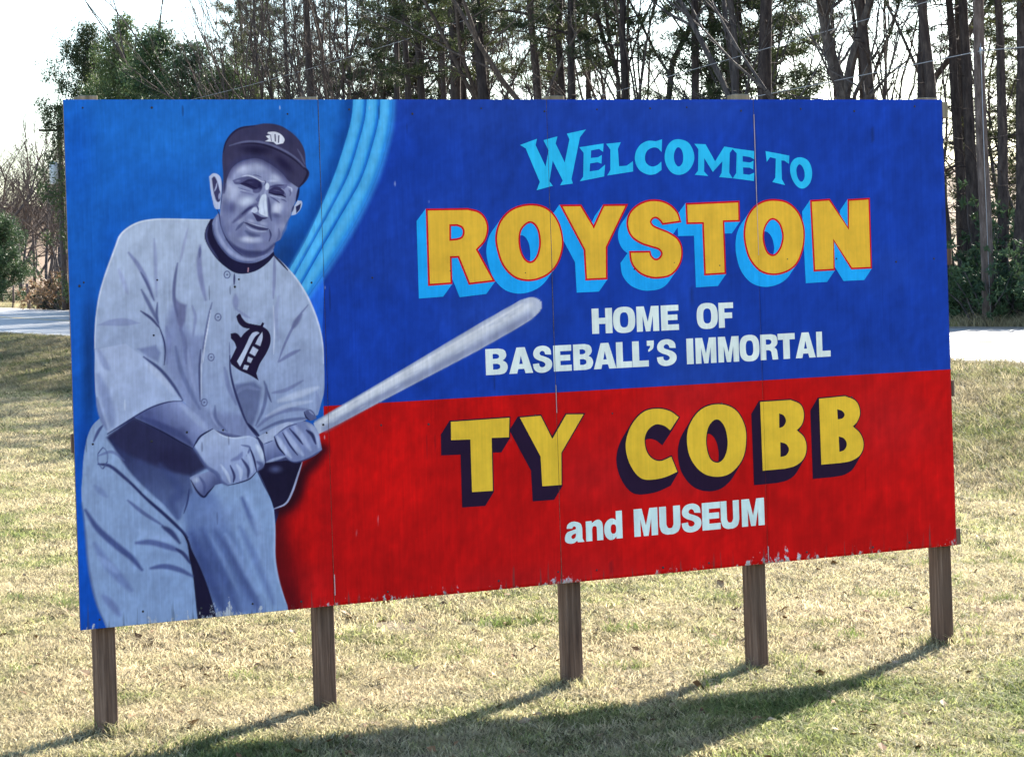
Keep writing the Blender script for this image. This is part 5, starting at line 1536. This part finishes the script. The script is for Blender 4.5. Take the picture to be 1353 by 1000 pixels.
def cedar_proto(seed, h=10.0, rad=2.6, n=420, cl=34, low=0.06, size=0.16, mat=None, airy=0.0, shape=0.75):
    rd = random.Random(seed)
    T = Geo(); B = Geo(); cen = []
    tp = [Vector((0.15 * math.sin(i * 0.9 + seed), 0.15 * math.cos(i * 1.1 + seed), h * 0.97 * i / 8 - (0.3 if i == 0 else 0))) for i in range(9)]
    T.tube(tp, [0.17 * h / 10 * (1 - 0.9 * i / 8) + 0.015 for i in range(9)], 7)
    lobes = [(rd.uniform(0, 6.28), rd.uniform(0.1, 0.9), rd.uniform(0.65, 1.35)) for _ in range(14)]
    nb = 90
    for k in range(nb):
        f = (k + rd.random()) / nb
        z = h * (low + (0.97 - low) * f)
        a = rd.uniform(0, 6.28)
        prof = rad * (1 - f) ** shape * (0.55 + 0.45 * min(1, (f + 0.08) / 0.2))
        w_ = 1.0
        for la, lf, ls in lobes:
            if abs(math.atan2(math.sin(a - la), math.cos(a - la))) < 0.6 and abs(f - lf) < 0.14: w_ = ls
        L = max(0.25, prof * w_ * rd.uniform(0.7, 1.12))
        i = min(7, int(z / (h * 0.97) * 8)); p = tp[i].lerp(tp[i + 1], z / (h * 0.97) * 8 - i)
        q = p + Vector((math.cos(a) * L, math.sin(a) * L, L * rd.uniform(0.05, 0.55)))
        pts = wob(p, q, 3, 0.05, rd)
        B.tube(pts, [0.03, 0.02, 0.012, 0.005], 4, False)
        for m_ in range(max(3, int(n / nb * (0.35 + L / rad)))):
            t = (rd.random() ** 0.55) * 2.999
            j = int(t); bp = pts[j].lerp(pts[j + 1], t - j)
            cen.append(bp + Vector((rd.gauss(0, 0.16), rd.gauss(0, 0.16), rd.gauss(0, 0.14))) * (rad / 2.6 + 0.25))
    V, F = sprays([tuple(c) for c in cen], cl, size * 1.3, size * 0.42, 0.35, 0.9, seed, 0.9)
    return [('trunk', T.mesh('evergreen_trunk'), M_DBARK), ('branches', B.mesh('evergreen_branches'), M_DBARK), ('crown', mesh_from('evergreen_crown', V, F), mat or M_CEDAR)]

def bush_proto(seed, h=1.6, rad=1.1, n=150, cl=16, size=0.10, mat=None, stems=14):
    rd = random.Random(seed)
    B = Geo(); cen = []
    for k in range(stems):
        a = rd.uniform(0, 6.28); e = rd.uniform(0.2, 1.0)
        tip = Vector((math.cos(a) * rad * e, math.sin(a) * rad * e, h * rd.uniform(0.55, 1.0) * (1.15 - 0.5 * e)))
        pts = wob((math.cos(a) * 0.12, math.sin(a) * 0.12, -0.1), tip, 4, 0.05, rd)
        B.tube(pts, [0.022, 0.018, 0.013, 0.009, 0.004], 4, False)
        for m_ in range(n // stems):
            t = (rd.random() ** 0.6) * 3.999; j = int(t)
            cen.append(pts[j].lerp(pts[j + 1], t - j) + Vector((rd.gauss(0, 0.14), rd.gauss(0, 0.14), rd.gauss(0, 0.12))) * rad)
    V, F = sprays([tuple(c) for c in cen], cl, size, size * 0.45, 0.2, 1.0, seed)
    return [('stems', B.mesh('shrub_stems'), M_DBARK), ('foliage', mesh_from('shrub_foliage', V, F), mat or M_BUSH)]

def plant(name, proto, loc, label, cat, group, sxy=1.0, sz=1.0, rz=None, lean=0.0, leandir=0.0):
    o = empty(name, loc, 0)
    rz = random.uniform(0, 6.28) if rz is None else rz
    # yaw first, then lean towards leandir (world)
    R = Matrix.Rotation(lean, 3, Vector((-math.sin(leandir), math.cos(leandir), 0))) @ Matrix.Rotation(rz, 3, 'Z')
    o.rotation_euler = R.to_euler()
    o.scale = (sxy, sxy, sz)
    for nm, me, mat in proto:
        c_ = link(nm, me, mat, o)
        if nm != 'trunk': c_['kind'] = 'stuff'
    return tag(o, label, cat, group)

PINES = [pine_proto(s, h, st, r_, bl, nb_) for s, h, st, r_, bl, nb_ in ((1, 19, 0.52, 0.19, 2.7, 40), (2, 18, 0.46, 0.19, 3.0, 44), (3, 20, 0.60, 0.19, 2.6, 36), (4, 17.5, 0.42, 0.19, 2.8, 44))]
YPINE = [pine_proto(s, 11.5, 0.14, 0.12, 2.4, 60, 21) for s in (11, 12)]
BARES = [bare_proto(s, 17, 0.15, fk, 5, sp, clear=cl_) for s, fk, sp, cl_ in ((21, 0.34, 0.42, .5), (22, 0.42, 0.5, .45), (23, 0.30, 0.38, .6), (24, 0.46, 0.45, .5))]
OAK = [bare_proto(31, 19, 0.30, 0.30, 5, 0.62, twig=M_DBARK, clear=.45)]
THIN = [bare_proto(s, 10, 0.055, 0.5, 4, 0.36, clear=.2) for s in (41, 42, 43)]
CEDARS = [cedar_proto(51, 11, 3.4, 1250, 46, 0.05, 0.12, shape=0.5), cedar_proto(52, 10, 3.0, 1100, 46, 0.08, 0.12, shape=0.5), cedar_proto(53, 12, 3.6, 900, 40, 0.46, 0.13, M_NEEDLE, shape=0.42)]
JUNI = cedar_proto(54, 4.3, 2.5, 800, 40, 0.02, 0.11, shape=0.42)
BUSHES = [bush_proto(61), bush_proto(62, 1.9, 1.2, 180), bush_proto(63, 1.3, 1.2, 140)]
DRYB = [bush_proto(71, 1.2, 1.0, 130, 12, 0.12, M_RUST, 22), bush_proto(72, 0.9, 1.1, 120, 12, 0.12, M_RUST, 22)]

def far_depth(px, py=200):
    a, _ = ray(px, py)
    Y = np.linspace(20, 320, 1500)
    s_ = road_s(a * Y, Y)
    w_ = np.interp(Y, [30, 70], [9.9, 11.3])
    k = np.nonzero(s_ > w_)[0]
    return float(Y[k[0]])
def spot(px, back, py=60):
    Y = far_depth(px) + back
    p = at(px, py, Y)
    return p.x, p.y
G_PINE, G_BARE, G_EV, G_UND = 'tall pines in the roadside woods', 'bare trees in the roadside woods', 'evergreens at the edge of the woods', 'undergrowth at the foot of the woods'
L_PINE = 'tall straight pine with a dark bare lower trunk, in the woods behind the billboard'
L_BARE = 'leafless grey branching tree in the woods behind the billboard'
L_THIN = 'thin leafless sapling among the taller trees behind the billboard'
L_YP = 'young pine with low green boughs among the trunks behind the billboard'
def tree_at(px, wpx, kind, back, lean=0.0, hz=1.0):
    x, y = spot(px, back)
    z = gz(x, y)
    wm = wpx / F_PX * y
    hz *= float(np.interp(px, [300, 800, 1100, 1340], [0.95, 0.95, 0.76, 0.6]))
    if kind == 'P':
        pr = random.choice(PINES) if px < 1000 else random.choice((PINES[0], PINES[2])); s_ = wm / 0.26
        lab = ('thick trunked ' if wpx >= 12 else 'slender ' if wpx <= 6 else 'tall straight ') + ('leaning ' if abs(lean) > .03 else '') + 'pine with a dark bare lower trunk, in the woods behind the billboard'
        plant('pine_tree', pr, (x, y, z - 0.05), lab, 'tree', G_PINE, max(0.7, min(s_, 1.7)), random.uniform(0.9, 1.1) * hz, None, lean)
    elif kind == 'D':
        pr = random.choice(BARES); s_ = wm / 0.19
        plant('bare_tree', pr, (x, y, z - 0.05), L_BARE, 'tree', G_BARE, max(0.6, min(s_, 1.5)), random.uniform(0.85, 1.15) * hz, None, lean)
    elif kind == 'T':
        plant('sapling', random.choice(THIN), (x, y, z - 0.05), L_THIN, 'tree', 'saplings in the roadside woods', random.uniform(0.9, 1.3), random.uniform(0.95, 1.4) * hz, None, lean)
    elif kind == 'Y':
        plant('young_pine', random.choice(YPINE), (x, y, z - 0.05), L_YP, 'tree', 'young pines in the roadside woods', random.uniform(0.85, 1.15), random.uniform(0.85, 1.1) * hz, None, lean)
for a in ((336, 8, 'D', 6), (372, 6, 'D', 14), (409, 10, 'P', 5), (428, 7, 'D', 8, -.06), (441, 7, 'D', 4), (470, 6, 'D', 18), (497, 6, 'P', 22), (520, 7, 'P', 9), (542, 8, 'P', 6), (558, 9, 'P', 4),
          (588, 7, 'P', 12), (595, 13, 'P', 4), (617, 9, 'P', 6), (626, 6, 'P', 14), (634, 5, 'P', 18), (660, 12, 'P', 4, -.05), (698, 7, 'D', 8), (710, 10, 'P', 5, -.06), (734, 10, 'P', 4), (744, 9, 'P', 8),
          (762, 5, 'D', 16), (791, 8, 'D', 5), (809, 8, 'D', 6, -.06), (821, 8, 'P', 4, .02), (832, 6, 'D', 9, .04), (867, 4, 'T', 5), (845, 5, 'T', 10), (912, 9, 'P', 5), (923, 5, 'D', 12), (932, 5, 'P', 14), (962, 6, 'P', 12), (990, 16, 'P', 4, .02),
          (1098, 6, 'D', 10), (1102, 9, 'D', 6, .02), (1152, 14, 'P', 4, -.02), (1167, 4, 'T', 6), (1207, 11, 'P', 4, .03), (1246, 13, 'P', 3, -.04), (1262, 9, 'P', 8), (1276, 10, 'P', 6), (1287, 12, 'P', 5), (1312, 11, 'P', 4), (1336, 15, 'P', 3),
          ):
    tree_at(*a)
# forked and leaning old hardwoods
for px, wpx, back, lean, lab in ((1030, 15, 5, -.13, 'leaning bare hardwood with a thick trunk beside a forked one'), (1077, 24, 4, 0.0, 'stout forked bare hardwood, the thickest trunk behind the billboard')):
    x, y = spot(px, back)
    plant('hardwood_tree', OAK[0], (x, y, gz(x, y) - 0.05), lab, 'tree', None, wpx / F_PX * y / 0.45, 1.0, 1.2 if lean else 4.0, lean)
# saplings and young pines between the trunks
for px, kind, back in ((470, 'T', 8), (505, 'T', 12), (575, 'T', 7), (605, 'T', 15), (645, 'T', 22), (680, 'T', 15), (722, 'T', 9), (775, 'T', 7), (800, 'T', 12), (855, 'T', 6), (885, 'T', 12), (945, 'T', 9), (1012, 'T', 12), (1055, 'T', 16), (1090, 'T', 18), (1120, 'T', 14), (1135, 'T', 7), (1180, 'T', 18), (1222, 'T', 8), (1235, 'T', 12), (1255, 'T', 18), (1300, 'T', 10), (1325, 'T', 14), (1345, 'T', 8),
                       (455, 'Y', 16), (512, 'Y', 24), (566, 'Y', 26), (640, 'Y', 30), (920, 'Y', 8), (955, 'Y', 6), (1003, 'Y', 10), (1022, 'Y', 14), (1288, 'Y', 16)):
    tree_at(px, 6, kind, back)
# second row deeper in the woods, thicker towards the left
for k in range(64):
    px = random.choice((random.uniform(300, 650), random.uniform(300, 650), random.uniform(300, 650), random.uniform(640, 1250)))
    tree_at(px, random.uniform(3.5, 6), random.choice('PDTPTD'), random.uniform(16, 60))
# evergreens and bare trees at the left end of the woods
for px, top, pr, back, rad_, lab in ((116, 34, 2, 4, 0.6, 'airy dark evergreen at the outer left edge of the woods, tallest there'), (165, 28, 0, 8, 1.0, 'dense broad evergreen behind the painted cap, beside a yellower one'), (210, 40, 1, 3, 1.05, 'yellow green evergreen lit by the sun, between dense dark ones'),
                                      (252, 62, 0, 6, 0.95, 'low dense evergreen at the inner end of the evergreen clump'), (160, 60, 1, 2, 0.75, 'shorter dark evergreen in the middle of the evergreen clump'), (300, 90, 1, 9, 0.9, 'small evergreen below the first bare trees')):
    x, y = spot(px, back, 120)
    z = gz(x, y)
    ht = at(px, top, y).z - z
    h0 = (11, 10, 12)[pr]
    plant('evergreen_tree', CEDARS[pr], (x, y, z - 0.1), lab, 'tree', None, rad_ * 1.15, ht / (h0 * 0.98))
for px, back, hz in ((222, 2, .9), (238, 1, .8), (250, 5, 1.0), (262, 3, 1.0), (278, 7, 1.1), (290, 4, 1.2), (300, 3, 1.1), (318, 9, 1.2), (328, 5, 1.2), (352, 4, .9), (386, 9, .9), (400, 16, 1), (455, 10, .9), (480, 5, .9)):
    tree_at(px, 4, 'T' if px < 340 else random.choice('TD'), back, random.uniform(-.04, .04), hz)
# lower growth where the woods thin out along the road
for px, kind, back, hz in ((1375, 'Y', 9, 1.1), (1392, 'T', 5, 1.3), (1420, 'Y', 14, 1.0), (1440, 'T', 7, 1.4), (1468, 'T', 16, 1.4), (1490, 'Y', 20, 1.0), (1520, 'T', 10, 1.3), (1560, 'T', 22, 1.4)):
    tree_at(px, 5, kind, back, 0.0, hz)
for k in range(46):
    Y = random.uniform(150, 260); X = Y * random.uniform(0.24, 0.62)
    plant('bare_tree', random.choice(BARES), (X, Y, gz(X, Y) - 0.1), 'leafless tree on the open slope past the end of the woods', 'tree', 'bare trees on the far slope', random.uniform(0.9, 1.4), random.uniform(0.6, 0.95))
# shrubs along the edge of the woods
nb_ = 0
for px in np.concatenate([np.arange(1215, 1520, 17), np.arange(130, 1215, 46)]):
    for row in range(2 if px > 1200 else 1):
        x, y = spot(float(px) + random.uniform(-6, 6), 1.6 + row * 2.2 + random.uniform(-0.4, 0.8), 400)
        s_ = random.uniform(0.8, 1.25) * (1.0 + 0.25 * row)
        plant('shrub', random.choice(BUSHES), (x, y, gz(x, y) - 0.05), 'dark leafy shrub in the tangle along the edge of the woods', 'shrub', G_UND, s_, s_ * random.uniform(0.85, 1.1))
# ------------------------------------------------------------------ left: bushes, field, far wood
x, y = spot(-2, 16, 350)
jz = gz(x, y)
plant('juniper', JUNI, (x, y, jz - 0.1), 'round dark green juniper bush beyond the road, before the far bare wood', 'bush', None, 1.1, 1.3)
for px, back, s_, lab in ((70, 3, 1.3, 0), (82, 5, 1.2, 0), (60, 4, 1.0, 0), (92, 4, 1.3, 0), (105, 5, 1.2, 0)):
    x, y = spot(px, back, 390)
    plant('dry_bush', random.choice(DRYB), (x, y, gz(x, y) - 0.05), 'tawny dry bush in the brushy clump across the road', 'bush', 'dry bushes across the road', s_ * 1.4, s_ * 1.4)
x, y = spot(72, 2.2, 395)
plant('dark_shrub', BUSHES[0], (x, y, gz(x, y) - 0.05), 'small dark green shrub at the foot of the tawny dry bushes', 'shrub', None, 1.0, 1.0)
for k in range(84):
    Y = random.uniform(165, 320); px = random.uniform(-60, 125)
    p = at(px, 300, Y)
    plant('bare_tree', random.choice(BARES), (p.x, p.y, gz(p.x, p.y) - 0.1), 'hazy leafless tree in the far wood beyond the field', 'tree', 'bare trees of the far wood', random.uniform(0.9, 1.3), random.uniform(0.62, 0.95))
for k in range(10):
    Y = random.uniform(135, 180); px = random.uniform(55, 120)
    p = at(px, 300, Y)
    plant('sapling', random.choice(THIN), (p.x, p.y, gz(p.x, p.y) - 0.1), 'thin leafless sapling on the field beyond the road', 'tree', 'saplings on the far field', 1.0, random.uniform(0.6, 0.9))

# ------------------------------------------------------------------ utility poles, cables, fence posts
M_POLE = bark('pole_timber', (0.04, 0.03, 0.028), (0.085, 0.066, 0.06), (0.15, 0.12, 0.11), 14)
mt = NM('galvanised', 0.45, 0.5); mt.b.inputs['Metallic'].default_value = 0.6; mt.base((0.45, 0.47, 0.5))
M_METAL = mt.m
mw = NM('cable_sheath', 0.35, 0.5); mw.base((0.30, 0.30, 0.32)); M_WIRE = mw.m
mp_ = NM('pale_enamel', 0.5, 0.4); mp_.base((0.55, 0.58, 0.62)); M_PALE = mp_.m
def pole(px, pytop_h, back, r0, r1, label, py=400):
    Y = far_depth(px) + back
    p = at(px, py, Y)
    z = gz(p.x, Y)
    o = empty('utility_pole', (p.x, Y, z))
    tag(o, label, 'utility pole')
    G = Geo()
    n = 8
    G.tube([(0.02 * math.sin(i * 1.3), 0, pytop_h * i / n - (0.5 if i == 0 else 0)) for i in range(n + 1)], [r0 + (r1 - r0) * i / n for i in range(n + 1)], 12)
    link('shaft', G.mesh('pole_shaft'), M_POLE, o)
    return o
def arm(o, h, L=1.2, rz=0.5):
    me = box_me('crossarm', -L, L, 0.12, 0.22, h - 0.06, h + 0.06, 0.008)
    a = link('crossarm', me, M_POLE, o); a.rotation_euler[2] = rz
    for u in (-L + 0.15, -L * 0.45, L * 0.45, L - 0.15):
        G = Geo(); G.tube([(u, 0.17, h + 0.05), (u, 0.17, h + 0.12), (u, 0.17, h + 0.13), (u, 0.17, h + 0.2)], [0.015, 0.015, 0.045, 0.03], 8)
        link('insulator', G.mesh('insulator'), M_PALE, a)
pole_a = pole(1305, 10.2, 0.9, 0.135, 0.095, 'tall weathered wooden utility pole at the road edge before the woods')
arm(pole_a, 9.6)
G = Geo(); G.tube([(0, -0.15, 5.58), (0, -0.15, 5.72)], [0.03, 0.03], 8); link('cable_clamp', G.mesh('cable_clamp'), M_METAL, pole_a)
G = Geo(); G.tube([(0.0, -0.14, 5.8), (0.0, -0.13, 3.4), (0.02, -0.16, 0.0)], [0.007, 0.007, 0.007], 5); link('ground_wire', G.mesh('ground_wire'), M_WIRE, pole_a)
pole_b = pole(86, 9.4, 0.8, 0.17, 0.12, 'slim dark utility pole with a pale transformer can, beside the far road bend')
arm(pole_b, 9.0, 1.0, 0.4)
G = Geo(); G.tube([(-0.32, -0.1, 6.3), (-0.32, -0.1, 6.35), (-0.32, -0.1, 7.3), (-0.32, -0.1, 7.4)], [0.16, 0.22, 0.22, 0.15], 14)
link('transformer', G.mesh('transformer'), M_PALE, pole_b)
pc_ = at(44, 315, 190); pz = gz(pc_.x, pc_.y)
o = empty('utility_pole', (pc_.x, pc_.y, pz)); tag(o, 'distant thin pole standing on the field below the far wood', 'utility pole')
G = Geo(); G.tube([(0, 0, -0.4), (0, 0, 5.2)], [0.13, 0.10], 8); link('shaft', G.mesh('thin_pole_shaft'), M_POLE, o)
def cable(p, q, sag, r_, label):
    p, q = Vector(p), Vector(q)
    G = Geo(); n = 24
    G.tube([p.lerp(q, i / n) - Vector((0, 0, sag * 4 * (i / n) * (1 - i / n))) for i in range(n + 1)], [r_] * (n + 1), 5)
    return tag(link('overhead_cable', G.mesh('overhead_cable'), M_WIRE), label, 'cable')
PA, PB = pole_a.location, pole_b.location
cable(PA + Vector((0, -0.2, 5.65)), PB + Vector((0, -0.2, 5.6)), 0.55, 0.010, 'thick low cable slung from the tall pole, passing above the billboard')
cable(PA + Vector((0, -0.2, 5.65)), Vector((30, 14, 6.2)), 0.4, 0.010, 'thick cable running from the tall pole along the road, away from the woods')
cable(PA + Vector((-1.0, -0.2, 9.8)), PB + Vector((-0.8, -0.2, 9.2)), 0.9, 0.008, 'thin upper wire between the two roadside poles')
cable(PA + Vector((0.1, -0.1, 7.0)), PB + Vector((0.1, -0.1, 3.9)), 0.3, 0.009, 'thin drop wire slanting down behind the billboard from the tall pole')
def stake(px, py, back, h, lean, label, r_=0.05):
    Y = far_depth(px) + back
    p = at(px, py, Y); z = gz(p.x, Y)
    G = Geo(); G.tube([(0, 0, -0.3), (0.01, 0, h * 0.5), (0.0, 0.01, h), (0, 0, h + 0.03)], [r_, r_ * 0.95, r_ * 0.85, r_ * 0.4], 7)
    o = link('fence_post', G.mesh('fence_post'), M_POLE); o.location = (p.x, Y, z); o.rotation_euler = (0, lean, 0)
    return tag(o, label, 'fence post', 'fence posts beyond the road')
stake(17, 390, 4, 1.25, 0.03, 'grey wooden fence post in the dry grass across the road, thinner one', 0.07)
stake(38, 390, 3, 1.35, -0.06, 'grey wooden fence post beside the tawny dry bushes, stouter one', 0.11)
stake(1331, 410, 1.2, 0.75, 0.02, 'short grey stake standing upright by the tall pole', 0.035)
stake(1337, 410, 1.3, 0.85, 0.35, 'short grey stake leaning beside the tall pole', 0.035)
